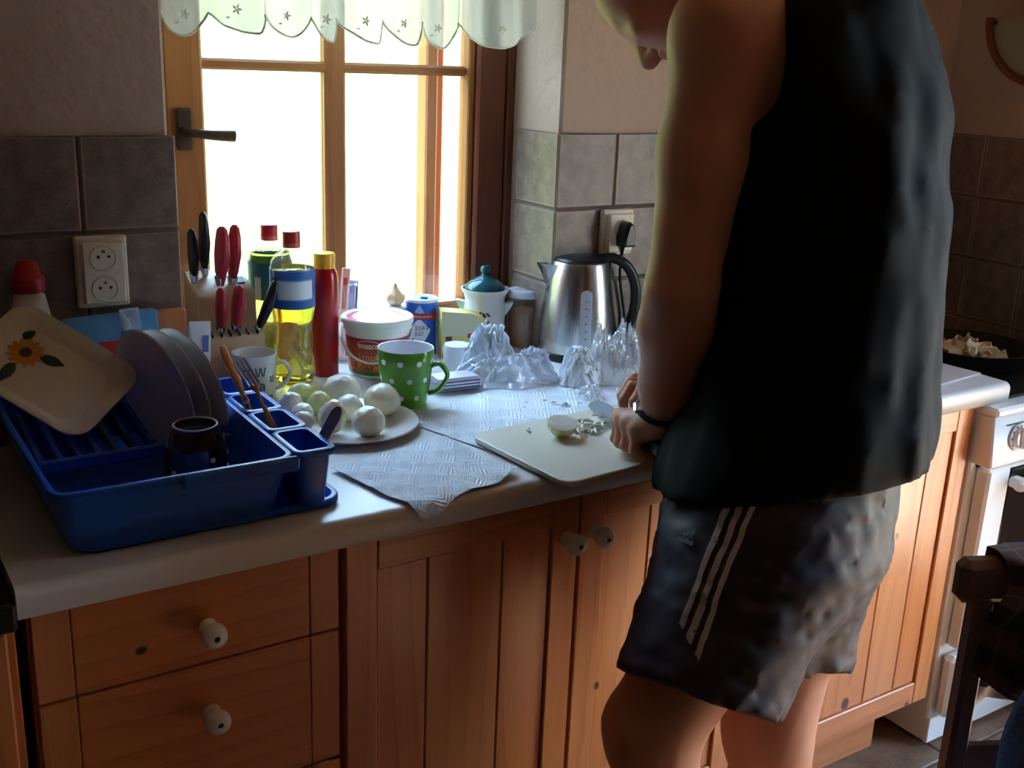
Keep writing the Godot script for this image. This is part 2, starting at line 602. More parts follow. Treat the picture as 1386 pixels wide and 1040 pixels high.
# ------------------------------------------------------------------ garden seen through the window
func outside() -> void:
	var g := struct("ground")
	var gm := mat(Color.WHITE, 0.95)
	gm.albedo_texture = noise_tex(0.02, rgb(60, 74, 32), rgb(88, 100, 52), 9)
	gm.uv1_triplanar = true
	gm.uv1_scale = Vector3(0.15, 0.15, 0.15)
	box_at("lawn", Vector3(-30, -0.6, -40), Vector3(30, -0.3, 12), gm, g)
	# the meadow climbs behind the house
	var hb := MB.new()
	var nz := noise(0.12, 3, 19)
	var rows := []
	for i in 19:
		var row := PackedVector3Array()
		for j in 31:
			var x := -30.0 + 2.0 * j
			var z := -5.0 - 1.6 * i
			row.append(Vector3(x, -0.32 + maxf(0.0, -z - 5.5) * 0.62 + nz.get_noise_2d(x, z) * 0.8 * minf(1.0, i * 0.3), z))
		rows.append(row)
	hb.rows(rows, false)
	put("hillside", hb.done(false), gm, g)
	box_at("terrace", Vector3(XR + 0.28, -0.35, -0.6), Vector3(XR + 5.0, -0.14, 6.0), mat(rgb(196, 182, 160), 0.9), g)
	# a leafy branch of a young tree that reaches in at the left of the window
	var t := thing("garden_tree", "pale leafy young tree outside the window, seen through its left upper pane", "tree", Vector3(0.15, -0.3, -3.6))
	put("trunk", tube_mesh(curve([Vector3(0, 0, 0), Vector3(0.03, 0.8, 0), Vector3(-0.02, 1.7, 0.02), Vector3(0.0, 2.5, 0)]), 0.03, 8), M.sash_dark, t)
	var leafm := mat(rgb(110, 150, 60), 0.6)
	leafm.backlight_enabled = true
	leafm.backlight = rgb(90, 120, 30)
	var tips := []
	for k in 9:
		var a := k * 2.4
		var y := 0.95 + k * 0.16
		var l := 0.42 - k * 0.012
		var e := Vector3(cos(a) * l, y + 0.18, sin(a) * l)
		put("branch", tube_mesh(curve([Vector3(0, y, 0), e * Vector3(0.5, 1, 0.5) - Vector3(0, 0.05, 0), e]), 0.008, 6), M.sash_dark, t)
		tips.append([Vector3(0, y, 0), e])
	var lm := MB.new()
	lm.rows([PackedVector3Array([Vector3(0, 0, 0), Vector3(0, 0, 0)]), PackedVector3Array([Vector3(-0.013, 0.02, 0.003), Vector3(0.013, 0.02, 0.003)]), PackedVector3Array([Vector3(-0.011, 0.04, 0.002), Vector3(0.011, 0.04, 0.002)]), PackedVector3Array([Vector3(0, 0.06, -0.006), Vector3(0, 0.06, -0.006)])], false)
	var mm := MultiMesh.new()
	mm.transform_format = MultiMesh.TRANSFORM_3D
	mm.mesh = lm.done(false)
	mm.instance_count = 560
	for k in 560:
		var tp: Array = tips[k % tips.size()]
		var f := 0.3 + 0.75 * rng.randf()
		var at: Vector3 = tp[0].lerp(tp[1], f) + Vector3(rng.randf_range(-0.08, 0.08), rng.randf_range(-0.07, 0.08), rng.randf_range(-0.08, 0.08))
		var b := Basis.from_euler(Vector3(rng.randf() * TAU, rng.randf() * TAU, rng.randf() * TAU))
		mm.set_instance_transform(k, Transform3D(b, at))
	var mi := MultiMeshInstance3D.new()
	mi.name = "leaves"
	mi.multimesh = mm
	mi.material_override = leafm
	mi.set_meta("kind", "stuff")
	t.add_child(mi)

# ------------------------------------------------------------------ window, curtain
func window_unit() -> void:
	var w := struct("window_1")
	var x0 := 0.038; var x1 := 0.851
	var zf := -0.19
	var yb := 0.888; var yt := 1.98
	# frame
	box_at("frame", Vector3(x0, yb, zf - 0.07), Vector3(x0 + 0.05, yt, zf), M.sash, w, 0.003)
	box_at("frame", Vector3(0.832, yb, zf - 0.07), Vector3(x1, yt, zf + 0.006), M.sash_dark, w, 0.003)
	box_at("frame", Vector3(x0 + 0.05, yt - 0.05, zf - 0.07), Vector3(0.832, yt, zf), M.sash, w, 0.003, 0)
	box_at("frame", Vector3(x0 + 0.05, yb, zf - 0.07), Vector3(0.832, 0.925, zf), M.sash, w, 0.003, 0)
	# sash
	box_at("stile", Vector3(0.086, 0.925, zf - 0.058), Vector3(0.160, yt - 0.05, zf), M.sash, w, 0.005)
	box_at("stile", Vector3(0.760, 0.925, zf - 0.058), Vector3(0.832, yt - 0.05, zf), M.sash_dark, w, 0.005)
	box_at("edge_bead", Vector3(0.744, 0.98, zf - 0.056), Vector3(0.7605, yt - 0.12, zf - 0.016), M.sash, w, 0.003)
	box_at("rail", Vector3(0.160, 0.925, zf - 0.058), Vector3(0.760, 0.982, zf), M.sash, w, 0.005, 0)
	box_at("rail", Vector3(0.160, yt - 0.12, zf - 0.058), Vector3(0.760, yt - 0.05, zf), M.sash, w, 0.005, 0)
	box_at("glazing_bar", Vector3(0.414, 0.98, zf - 0.054), Vector3(0.460, yt - 0.12, zf - 0.022), M.sash, w, 0.006)
	box_at("glazing_bar", Vector3(0.160, 1.470, zf - 0.052), Vector3(0.7435, 1.491, zf - 0.024), M.sash, w, 0.005, 0)
	var ys := [[0.982, 1.470], [1.491, yt - 0.12]]
	var xs := [[0.160, 0.414], [0.460, 0.748]]
	for a in ys:
		for b in xs:
			box_at("pane", Vector3(b[0], a[0], zf - 0.042), Vector3(b[1], a[1], zf - 0.038), M.glass, w, 0.0)
	# outer casement, pushed open at the right
	var out := Vector3(0, 0, -0.32)
	box_at("outer_stile", Vector3(0.692, 0.93, -0.345), Vector3(0.722, yt, -0.30), M.sash, w, 0.004)
	box_at("outer_stile", Vector3(0.735, 0.93, -0.395), Vector3(0.765, yt, -0.350), M.sash, w, 0.004)
	box_at("outer_sill", Vector3(x0, 0.905, -0.40), Vector3(x1, 0.93, -0.26), M.plaster, w, 0.004, 0)
	box_at("inner_sill", Vector3(0.040, 0.850, -0.188), Vector3(0.841, YC, 0.0005), M.laminate, w, 0.001, 0)
	# espagnolette handle
	var h := Transform3D(Basis.IDENTITY, Vector3(0.118, 1.362, zf))
	var b := MB.new()
	b.box(Vector3(0, 0, 0.005), Vector3(0.03, 0.078, 0.010), 0.004)
	put("handle_plate", b.done(), M.iron, w, h)
	b = MB.new()
	b.tube(curve([Vector3(0, -0.004, 0.008), Vector3(0, -0.004, 0.03), Vector3(0.012, -0.005, 0.044), Vector3(0.04, -0.008, 0.046), Vector3(0.083, -0.010, 0.046)]), [0.008, 0.008, 0.008, 0.008, 0.008, 0.008, 0.008, 0.008, 0.008, 0.008, 0.008, 0.008, 0.008, 0.008, 0.008, 0.0085, 0.0085, 0.0085, 0.009, 0.009, 0.009, 0.009, 0.0095, 0.0095, 0.0095, 0.010, 0.010, 0.0105, 0.0105, 0.011, 0.011, 0.011, 0.011], 10, true, Vector2(0.7, 1.0))
	put("handle_lever", b.done(), M.iron, w, h)
	# lace valance with a scalloped hem
	var lace := mat(Color(0.94, 0.95, 0.91, 0.46), 0.9)
	lace.transparency = BaseMaterial3D.TRANSPARENCY_ALPHA
	lace.backlight_enabled = true
	lace.backlight = Color(0.62, 0.63, 0.58)
	var hemm := mat(rgb(240, 240, 226), 0.9)
	hemm.backlight_enabled = true
	hemm.backlight = Color(0.5, 0.51, 0.45)
	var cv := tag(thing("lace_valance", "sheer white lace valance with scalloped hem hanging across the top of the window", "curtain", Vector3(0, 0, -0.06)), "sheer white lace valance with scalloped hem hanging across the top of the window", "curtain")
	# scallops: left edge, right edge, lowest point
	var sc := [[0.048, 0.128, 1.527, 0.09], [0.128, 0.232, 1.534, 0.22], [0.228, 0.318, 1.530, 0.29], [0.316, 0.378, 1.524, 0.365], [0.374, 0.472, 1.523, 0.455], [0.470, 0.545, 1.522, 0.53], [0.543, 0.625, 1.518, 0.600], [0.622, 0.812, 1.522, 0.727]]
	var xof := func(x: float, y: float) -> float: return 0.010 * sin(x * 62.0) + 0.004 * sin(x * 140.0 + y * 9.0)
	for s in sc:
		var low := func(f: float) -> float:
			var x := lerpf(s[0], s[1], f)
			var pk: float = (s[3] - s[0]) / (s[1] - s[0])
			var q: float = (f / pk) if f < pk else (1.0 - f) / (1.0 - pk)
			return lerpf(1.566, s[2], pow(sin(clampf(q, 0, 1) * PI * 0.5), 0.85)) + x * 0.012
		b = MB.new()
		b.sheet(18, 14, func(f: float, v: float) -> Vector3:
			var x := lerpf(s[0], s[1], f)
			var y := lerpf(1.90, low.call(f), v)
			return Vector3(x, y, xof.call(x, y)), 0.0004)
		put("scallop", b.done(false), lace, cv)
		var hem := []
		for i in 25:
			var f := i / 24.0
			var x := lerpf(s[0], s[1], f)
			hem.append(Vector3(x, low.call(f), xof.call(x, low.call(f))))
		put("hem", tube_mesh(hem, 0.0022, 6), hemm, cv)
		# embroidered sprig
		b = MB.new()
		var cx := lerpf(s[0], s[1], 0.55)
		var cy: float = low.call(0.55) + 0.035
		for k in 5:
			var a := TAU * k / 5.0
			b.ball(Vector3.ZERO, Vector3(0.0045, 0.0022, 0.0010), 8, Transform3D(Basis(Vector3(0, 0, 1), a), Vector3(cx + cos(a) * 0.005, cy + sin(a) * 0.005, xof.call(cx, cy) + 0.001)))
		b.ball(Vector3(lerpf(s[0], s[1], 0.4), cy - 0.014, xof.call(lerpf(s[0], s[1], 0.4), cy)), Vector3(0.004, 0.0018, 0.0012), 8)
		put("embroidery", b.done(), hemm, cv)
	put("curtain_rod", tube_mesh([Vector3(0.036, 1.90, -0.003), Vector3(0.853, 1.90, -0.003)], 0.006, 10), M.iron, cv)

# ------------------------------------------------------------------ worktop and base cabinets
func knob_on(door: Node3D, at: Vector3) -> void:
	var prof := [Vector2(0.0, 0), Vector2(0.0125, 0), Vector2(0.0125, 0.004), Vector2(0.010, 0.008), Vector2(0.0095, 0.014), Vector2(0.0135, 0.0185), Vector2(0.0170, 0.024), Vector2(0.0175, 0.030), Vector2(0.0155, 0.036), Vector2(0.0105, 0.0395), Vector2(0.0045, 0.0405), Vector2(0.0042, 0.037), Vector2(0, 0.037)]
	var xf := Transform3D(Basis(Vector3.RIGHT, PI / 2), at)
	var k := put("knob", lathe_mesh(prof, 24), M.ceramic, door, xf)
	k.set_meta("label", "white china knob with a dark screw hole")
	put("screw", lathe_mesh([Vector2(0, 0.0366), Vector2(0.0041, 0.0366), Vector2(0.0041, 0.0378), Vector2(0, 0.0378)], 12), M.knobhole, k)

func panel_door(parent: Node3D, x0: float, x1: float, y0: float, y1: float, kx: float, seams: Array, first: int) -> void:
	# frame-and-plank door: stiles, rails, recessed planks, knob; all children of one door
	var ms := [M.pine, M.pine2, M.pine3]
	var th := 0.02
	var door := put("door", box_mesh(Vector3(x1 - x0 - 0.004, y1 - y0 - 0.004, 0.006), 0.001), M.pine2, parent, Transform3D(Basis.IDENTITY, Vector3((x0 + x1) / 2, (y0 + y1) / 2, ZD - th + 0.003)))
	var c := Vector3((x0 + x1) / 2, (y0 + y1) / 2, ZD - th + 0.003)
	var sw := 0.052
	var add := func(n: String, lo: Vector3, hi: Vector3, m: Material, grain: int) -> void:
		put(n, box_mesh(hi - lo, 0.002, grain), m, door, Transform3D(Basis.IDENTITY, (lo + hi) / 2 - c))
	add.call("stile", Vector3(x0 + 0.0015, y0, ZD - th + 0.006), Vector3(x0 + sw, y1, ZD), ms[(first + 1) % 3], 1)
	add.call("stile", Vector3(x1 - sw, y0, ZD - th + 0.006), Vector3(x1 - 0.0015, y1, ZD), ms[(first + 2) % 3], 1)
	add.call("rail", Vector3(x0 + sw + 0.0005, y1 - 0.052, ZD - th + 0.006), Vector3(x1 - sw - 0.0005, y1, ZD), ms[first % 3], 0)
	add.call("rail", Vector3(x0 + sw + 0.0005, y0, ZD - th + 0.006), Vector3(x1 - sw - 0.0005, y0 + 0.055, ZD), ms[(first + 2) % 3], 0)
	var e := [x0 + sw] + seams + [x1 - sw]
	for i in e.size() - 1:
		add.call("plank", Vector3(e[i] + 0.001, y0 + 0.056, ZD - th + 0.006), Vector3(e[i + 1] - 0.001, y1 - 0.053, ZD - 0.0065), ms[(first + i) % 3], 1)
	if kx > 0.0: knob_on(door, Vector3(kx, 0.768, ZD) - c)

func worktops() -> void:
	# main worktop, its front edge rounded, running back into the window niche
	var b := MB.new()
	var xl := -0.345; var xr := 1.628
	var prof := PackedVector2Array()
	var zb := 0.001
	prof.append(Vector2(zb, 0.848)); prof.append(Vector2(ZF, 0.848))
	for k in 7:
		var a := PI / 2 * k / 6.0
		prof.append(Vector2(ZF - 0.014 + 0.014 * cos(a), YC - 0.014 + 0.014 * sin(a)))
	prof.append(Vector2(zb, YC))
	# outline lies in z, y; pushed along x
	b.slab(prof, xr - xl, Transform3D(Basis(Vector3(0, 0, 1), Vector3(0, 1, 0), Vector3(-1, 0, 0)), Vector3(xr, 0, 0)), 0.0)
	var wt := put("worktop", b.done(), M.laminate)
	tag(wt, "long white laminate kitchen worktop with rounded front edge under the window", "worktop")
	# drawer cabinet
	var dc := thing("drawer_cabinet", "pine drawer cabinet with white knobs under the left end of the white worktop", "cabinet", Vector3(-0.125, 0, 0.3))
	var loc := func(v: Vector3) -> Vector3: return v - dc.position
	box_at("body", Vector3(-0.332, 0.12, 0.02), Vector3(0.079, 0.846, 0.566), M.pine2, dc)
	box_at("plinth", Vector3(-0.332, 0.0, 0.02), Vector3(0.079, 0.12, 0.53), M.pine, dc, 0.002, 0)
	var ys := [[0.715, 0.842], [0.500, 0.711], [0.300, 0.496], [0.132, 0.296]]
	var ky := [0.768, 0.637, 0.400, 0.214]
	for i in 4:
		var y0: float = ys[i][0]; var y1: float = ys[i][1]
		var c := Vector3(-0.1255, (y0 + y1) / 2, 0.580)
		var dr := put("drawer", box_mesh(Vector3(0.316, y1 - y0, 0.02), 0.0015, 0), [M.pine, M.pine2][i % 2], dc, Transform3D(Basis.IDENTITY, loc.call(c)))
		put("end_board", box_mesh(Vector3(0.045, y1 - y0, 0.02), 0.0015, 1), M.pine3, dr, Transform3D(Basis.IDENTITY, Vector3(-0.1815, 0, 0)))
		put("end_board", box_mesh(Vector3(0.044, y1 - y0, 0.02), 0.0015, 1), M.pine2, dr, Transform3D(Basis.IDENTITY, Vector3(0.181, 0, 0)))
		knob_on(dr, Vector3(-0.113, ky[i], ZD) - c)
	# two-door cabinet
	var ca := thing("base_cabinet", "wide pine base cabinet with two planked doors between the drawers and the man's legs", "cabinet", Vector3(0.5, 0, 0.3))
	box_at("body", Vector3(0.085, 0.12, 0.02), Vector3(0.915, 0.846, 0.566), M.pine2, ca)
	box_at("plinth", Vector3(0.085, 0, 0.02), Vector3(0.915, 0.12, 0.53), M.pine, ca, 0.002, 0)
	var hold := Node3D.new()
	hold.name = "doors"
	panel_door_in(ca, 0.087, 0.5035, 0.14, 0.843, 0.497 - 0.018, [0.226, 0.360], 1)
	panel_door_in(ca, 0.5065, 0.915, 0.14, 0.843, 0.535, [0.66, 0.78], 0)
	hold.free()
	var cb := thing("base_cabinet", "sunlit pine base cabinet with one planked knotty door beside the stove", "cabinet", Vector3(1.22, 0, 0.3))
	box_at("body", Vector3(0.918, 0.12, 0.02), Vector3(1.538, 0.846, 0.566), M.pine2, cb)
	box_at("plinth", Vector3(0.918, 0, 0.02), Vector3(1.450, 0.12, 0.53), M.pine, cb, 0.002, 0)
	panel_door_in(cb, 0.920, 1.542, 0.134, 0.846, 0.965, [1.10, 1.17, 1.315, 1.417], 2)
	# dark-topped unit at the far left
	var du := thing("side_unit", "dark-topped wooden unit at the left edge, next to the white worktop's end", "cabinet", Vector3(-0.66, 0, 0.3))
	box_at("body", Vector3(-0.98, 0.1, 0.0), Vector3(-0.347, 0.838, 0.585), M.pine, du)
	box_at("plinth", Vector3(-0.98, 0.0, 0.0), Vector3(-0.347, 0.1, 0.54), M.pine2, du)
	box_at("top_slab", Vector3(-0.98, 0.838, 0.0), Vector3(-0.347, 0.876, 0.62), M.darktop, du, 0.004)
	box_at("door", Vector3(-0.975, 0.12, 0.585), Vector3(-0.358, 0.83, 0.603), M.pine2, du, 0.003)

func panel_door_in(ca: Node3D, x0: float, x1: float, y0: float, y1: float, kx: float, seams: Array, first: int) -> void:
	var n := ca.get_child_count()
	panel_door(ca, x0, x1, y0, y1, kx, seams, first)
	var d: Node3D = ca.get_child(n)
	d.position -= ca.position

# ------------------------------------------------------------------ stove, pan, wall lamp, sockets
func stove() -> void:
	var s := thing("gas_stove", "white kitchen stove with dark oven window and dials at the right end", "stove", Vector3(1.81, 0, 0.32))
	var x0 := 1.555; var x1 := 2.06
	box_at("body", Vector3(x0, 0.012, 0.05), Vector3(x1, 0.826, 0.592), M.enamel, s, 0.004)
	var b := MB.new()
	var o := s.position
	# sloping control panel with a rounded top
	b.slab(PackedVector2Array([Vector2(0.50, 0.718), Vector2(0.634, 0.710), Vector2(0.640, 0.717), Vector2(0.629, 0.826), Vector2(0.50, 0.826)]), x1 - x0, Transform3D(Basis(Vector3(0, 0, 1), Vector3(0, 1, 0), Vector3(-1, 0, 0)), Vector3(x1, 0, 0) - o), 0.004)
	put("control_panel", b.done(), M.enamel, s)
	box_at("hob_rim", Vector3(x0 - 0.004, 0.826, 0.05), Vector3(x1 + 0.004, 0.846, 0.638), M.enamel, s, 0.006)
	box_at("hob_plate", Vector3(1.634, 0.846, 0.07), Vector3(x1 - 0.006, 0.853, 0.60), M.black, s, 0.003)
	for q in [Vector3(1.775, 0.853, 0.40), Vector3(1.98, 0.853, 0.42), Vector3(1.775, 0.853, 0.17), Vector3(1.98, 0.853, 0.17)]:
		put("burner", lathe_mesh([Vector2(0, 0), Vector2(0.052, 0), Vector2(0.05, 0.010), Vector2(0.03, 0.014), Vector2(0, 0.014)], 24), M.black, s, Transform3D(Basis.IDENTITY, q - o))
	for i in 5:
		var xk := 1.640 + i * 0.088
		var xf := Transform3D(Basis(Vector3.RIGHT, PI / 2 - 0.08), Vector3(xk, 0.772, 0.6355) - o)
		var dial := put("dial", lathe_mesh([Vector2(0, 0), Vector2(0.030, 0), Vector2(0.029, 0.004), Vector2(0.0, 0.0045)], 32), mat(rgb(200, 204, 208), 0.3), s, xf)
		b = MB.new()
		b.box(Vector3(0, 0.012, 0), Vector3(0.014, 0.022, 0.046), 0.004)
		b.lathe([Vector2(0.0, 0.004), Vector2(0.021, 0.004), Vector2(0.019, 0.014), Vector2(0, 0.014)], 24)
		put("knob", b.done(), M.enamel, dial)
		b = MB.new()
		for k in 7:
			var a := -2.2 + k * 0.62
			b.box(Vector3(sin(a) * 0.0255, 0.0048, -cos(a) * 0.0255), Vector3(0.0022, 0.0012, 0.004), 0.0002)
		put("scale_marks", b.done(), M.black, dial)
	box_at("panel_line", Vector3(1.60, 0.8025, 0.628), Vector3(2.03, 0.8038, 0.6345), M.black, s, 0.0002)
	box_at("gap_shadow_strip", Vector3(x0 + 0.02, 0.70, 0.58), Vector3(x1 - 0.02, 0.716, 0.600), M.black, s, 0.001)
	box_at("oven_door", Vector3(x0 + 0.022, 0.262, 0.592), Vector3(x1 - 0.02, 0.700, 0.628), M.enamel, s, 0.006)
	box_at("oven_window", Vector3(x0 + 0.095, 0.30, 0.626), Vector3(x1 - 0.095, 0.696, 0.6305), M.oven_glass, s, 0.002)
	b = MB.new()
	b.tube([Vector3(x0 + 0.085, 0.664, 0.66) - o, Vector3(x1 - 0.085, 0.664, 0.66) - o], 0.013, 12, true, Vector2(1.15, 0.8))
	for xx in [x0 + 0.11, x1 - 0.11]: b.box(Vector3(xx, 0.664, 0.643) - o, Vector3(0.03, 0.022, 0.034), 0.004)
	put("oven_handle", b.done(), M.enamel, s)
	box_at("drawer", Vector3(x0 + 0.012, 0.085, 0.592), Vector3(x1 - 0.012, 0.245, 0.630), M.enamel, s, 0.012)
	box_at("base_strip", Vector3(x0, 0.012, 0.588), Vector3(x1, 0.078, 0.600), M.enamel, s, 0.002)
	for q in [Vector3(x0 + 0.04, 0, 0.1), Vector3(x1 - 0.04, 0, 0.1), Vector3(x0 + 0.04, 0, 0.55), Vector3(x1 - 0.04, 0, 0.55)]:
		put("foot", lathe_mesh([Vector2(0, 0), Vector2(0.016, 0), Vector2(0.016, 0.013), Vector2(0, 0.013)], 12), M.black_plastic, s, Transform3D(Basis.IDENTITY, q - o))
	# pan of sliced onion
	var p := thing("frying_pan", "black frying pan with dark handle on the stove", "pan", Vector3(1.775, 0.868, 0.40))
	var steel_rim := mat(rgb(20, 20, 21), 0.3, 0.3)
	put("bowl", lathe_mesh([Vector2(0, 0), Vector2(0.105, 0), Vector2(0.118, 0.008), Vector2(0.138, 0.040), Vector2(0.142, 0.042), Vector2(0.1395, 0.0435), Vector2(0.134, 0.040), Vector2(0.115, 0.010), Vector2(0.10, 0.004), Vector2(0, 0.004)], 48), steel_rim, p)
	put("handle", tube_mesh(curve([Vector3(0.125, 0.034, 0.05), Vector3(0.16, 0.046, 0.07), Vector3(0.25, 0.055, 0.11), Vector3(0.30, 0.054, 0.13)]), 0.011, 10, Vector2(0.7, 1.2)), M.black_plastic, p)
	put("handle_ferrule", tube_mesh([Vector3(0.128, 0.036, 0.0515), Vector3(0.150, 0.0425, 0.062)], 0.0125, 10), M.bright_steel, p)
	# each slice its own piece of a heap
	var om := [mat(rgb(222, 196, 150), 0.45), mat(rgb(232, 210, 170), 0.45), mat(rgb(206, 172, 120), 0.45)]
	var meshes := []
	for k in 4:
		b = MB.new()
		var r := 0.024 + 0.006 * k
		b.sheet(8, 3, func(f: float, v: float) -> Vector3:
			var a := lerpf(-0.9, 0.9, f)
			return Vector3(sin(a) * r * (1.0 - 0.2 * v), v * 0.016 + 0.003 * sin(f * 7.0), cos(a) * r * (1.0 - 0.2 * v) - r), 0.003)
		meshes.append(b.done(false))
	for k in 46:
		var a := rng.randf() * TAU
		var d := sqrt(rng.randf()) * 0.086
		var hgt := 0.010 + 0.040 * maxf(0.0, 1.0 - d / 0.086) * rng.randf_range(0.55, 1.0)
		var sl := put("onion_slice", meshes[k % 4], om[k % 3], null, Transform3D(Basis.from_euler(Vector3(rng.randf_range(-0.9, 0.9), rng.randf() * TAU, rng.randf_range(-0.6, 0.6))), p.position + Vector3(cos(a) * d - 0.01, hgt, sin(a) * d)))
		tag(sl, "pale slice of raw onion heaped in the black frying pan", "onion slice", "onion slices heaped in the black pan")
	# wall lamp: half-bowl of frosted glass in a curved wooden rim
	var l := thing("wall_lamp", "half-round wall lamp of frosted glass in a curved brown wooden rim", "lamp", Vector3(XR, 1.655, 0.27))
	var R := 0.155
	b = MB.new()
	var ring := []
	for i in 25:
		var t := PI + PI * i / 24.0
		ring.append(Vector3(-0.035, sin(t) * R, cos(t) * R))
	b.tube(ring, 0.011, 10, true, Vector2(1.6, 0.9))
	put("rim", b.done(), M.sash_dark, l)
	b = MB.new()
	b.sheet(24, 8, func(f: float, v: float) -> Vector3:
		var t := PI + PI * f
		return Vector3(-0.03 - 0.05 * (1.0 - v * v), sin(t) * R * v * 0.97, cos(t) * R * v * 0.97), 0.003)
	var frost := mat(rgb(150, 150, 128), 0.4)
	frost.backlight_enabled = true
	frost.backlight = Color(0.15, 0.15, 0.13)
	put("glass_bowl", b.done(false), frost, l)
	b = MB.new()
	b.box(Vector3(-0.012, -0.06, 0), Vector3(0.022, 0.1, 0.2), 0.004)
	put("back_plate", b.done(), M.sash_dark, l)
	for zz in [-0.135, 0.135]:
		put("screw", lathe_mesh([Vector2(0, 0), Vector2(0.006, 0), Vector2(0.005, 0.004), Vector2(0, 0.005)], 12), M.iron, l, Transform3D(Basis(Vector3(0, 0, 1), PI / 2), Vector3(-0.044, -0.012, zz)))
	socket(Vector3(-0.0895, 1.1435, 0.0), true)
	socket(Vector3(1.0035, 1.154, 0.0), false)

func socket(at: Vector3, twin: bool) -> void:
	var n := "wall_socket"
	var lab := "cream double wall socket on the dark tiles left of the window" if twin else "cream wall socket with black plug on the tiles above the kettle"
	var s := thing(n, lab, "socket", at)
	var cream := mat(rgb(228, 216, 188), 0.4)
	var w := 0.076; var h := 0.112 if twin else 0.092
	put("back_box", box_mesh(Vector3(w + 0.008, h + 0.008, 0.016), 0.003), cream, s, Transform3D(Basis.IDENTITY, Vector3(0, 0, 0.008)))
	put("cover", box_mesh(Vector3(w - 0.008, h - 0.008, 0.014), 0.003), cream, s, Transform3D(Basis.IDENTITY, Vector3(0, 0, 0.022)))
	for yy in ([0.026, -0.026] if twin else [0.01]):
		var turn := Transform3D(Basis(Vector3.RIGHT, PI / 2), Vector3(0, yy, 0.0285))
		var well := put("socket_well", lathe_mesh([Vector2(0, 0.001), Vector2(0.0185, 0.001), Vector2(0.0195, 0.0028), Vector2(0.0215, 0.0028), Vector2(0.0225, 0.001)], 32), cream, s, turn)
		for q in [Vector2(-0.0085, 0.002), Vector2(0.0085, 0.002)]:
			put("hole", lathe_mesh([Vector2(0, 0.0012), Vector2(0.0027, 0.0012), Vector2(0.0027, 0.0016), Vector2(0, 0.0016)], 12), M.knobhole, well, Transform3D(Basis.IDENTITY, Vector3(q.x, 0, -q.y)))
		put("earth_pin", lathe_mesh([Vector2(0, 0.001), Vector2(0.0026, 0.001), Vector2(0.0022, 0.006), Vector2(0, 0.007)], 12), mat(rgb(190, 110, 60), 0.3, 0.8), well, Transform3D(Basis.IDENTITY, Vector3(0, 0, -0.011 if twin else -0.012)))

# ------------------------------------------------------------------ dish rack and what stands in it
func rrect(x0: float, x1: float, z0: float, z1: float, r: float, y: float, n := 5) -> PackedVector3Array:
	var out := PackedVector3Array()
	var cs := [Vector2(x1 - r, z1 - r), Vector2(x0 + r, z1 - r), Vector2(x0 + r, z0 + r), Vector2(x1 - r, z0 + r)]
	for c in 4:
		for k in n + 1:
			var a := PI / 2 * c + PI / 2 * k / n
			out.append(Vector3(cs[c].x + r * cos(a), y, cs[c].y + r * sin(a)))
	return out

func tray_mesh(b: MB, x0: float, x1: float, z0: float, z1: float, y0: float, y1: float, taper: float, th: float, lip: float, r := 0.02) -> void:
	# an open tapering basin with a rolled lip
	var t := taper
	b.rows([rrect(x0 + t, x1 - t, z0 + t, z1 - t, r, y0), rrect(x0 + t * 0.9, x1 - t * 0.9, z0 + t * 0.9, z1 - t * 0.9, r, y0 + 0.003), rrect(x0, x1, z0, z1, r, y1 - 0.006)], true)
	b.rows([rrect(x0, x1, z0, z1, r, y1 - 0.006), rrect(x0 - lip, x1 + lip, z0 - lip, z1 + lip, r + lip, y1 - 0.009), rrect(x0 - lip, x1 + lip, z0 - lip, z1 + lip, r + lip, y1 - 0.002), rrect(x0 - lip + 0.002, x1 + lip - 0.002, z0 - lip + 0.002, z1 + lip - 0.002, r + lip, y1), rrect(x0 + th, x1 - th, z0 + th, z1 - th, maxf(r - th, 0.002), y1)], true)
	b.rows([rrect(x0 + th, x1 - th, z0 + th, z1 - th, maxf(r - th, 0.002), y1), rrect(x0 + t + th, x1 - t - th, z0 + t + th, z1 - t - th, maxf(r - th, 0.002), y0 + th)], true)
	var fl := rrect(x0 + t + th, x1 - t - th, z0 + t + th, z1 - t - th, maxf(r - th, 0.002), y0 + th)
	b.fan(fl, Vector3((x0 + x1) / 2, y0 + th, (z0 + z1) / 2))
	b.fan(rrect(x0 + t, x1 - t, z0 + t, z1 - t, r, y0), Vector3((x0 + x1) / 2, y0, (z0 + z1) / 2), true)

func plate_prof(r: float, dep: float) -> Array:
	return [Vector2(0, 0), Vector2(r * 0.55, 0), Vector2(r * 0.62, 0.002), Vector2(r * 0.97, dep - 0.001), Vector2(r, dep), Vector2(r * 0.985, dep + 0.002), Vector2(r * 0.64, 0.0055), Vector2(r * 0.55, 0.004), Vector2(0, 0.004)]

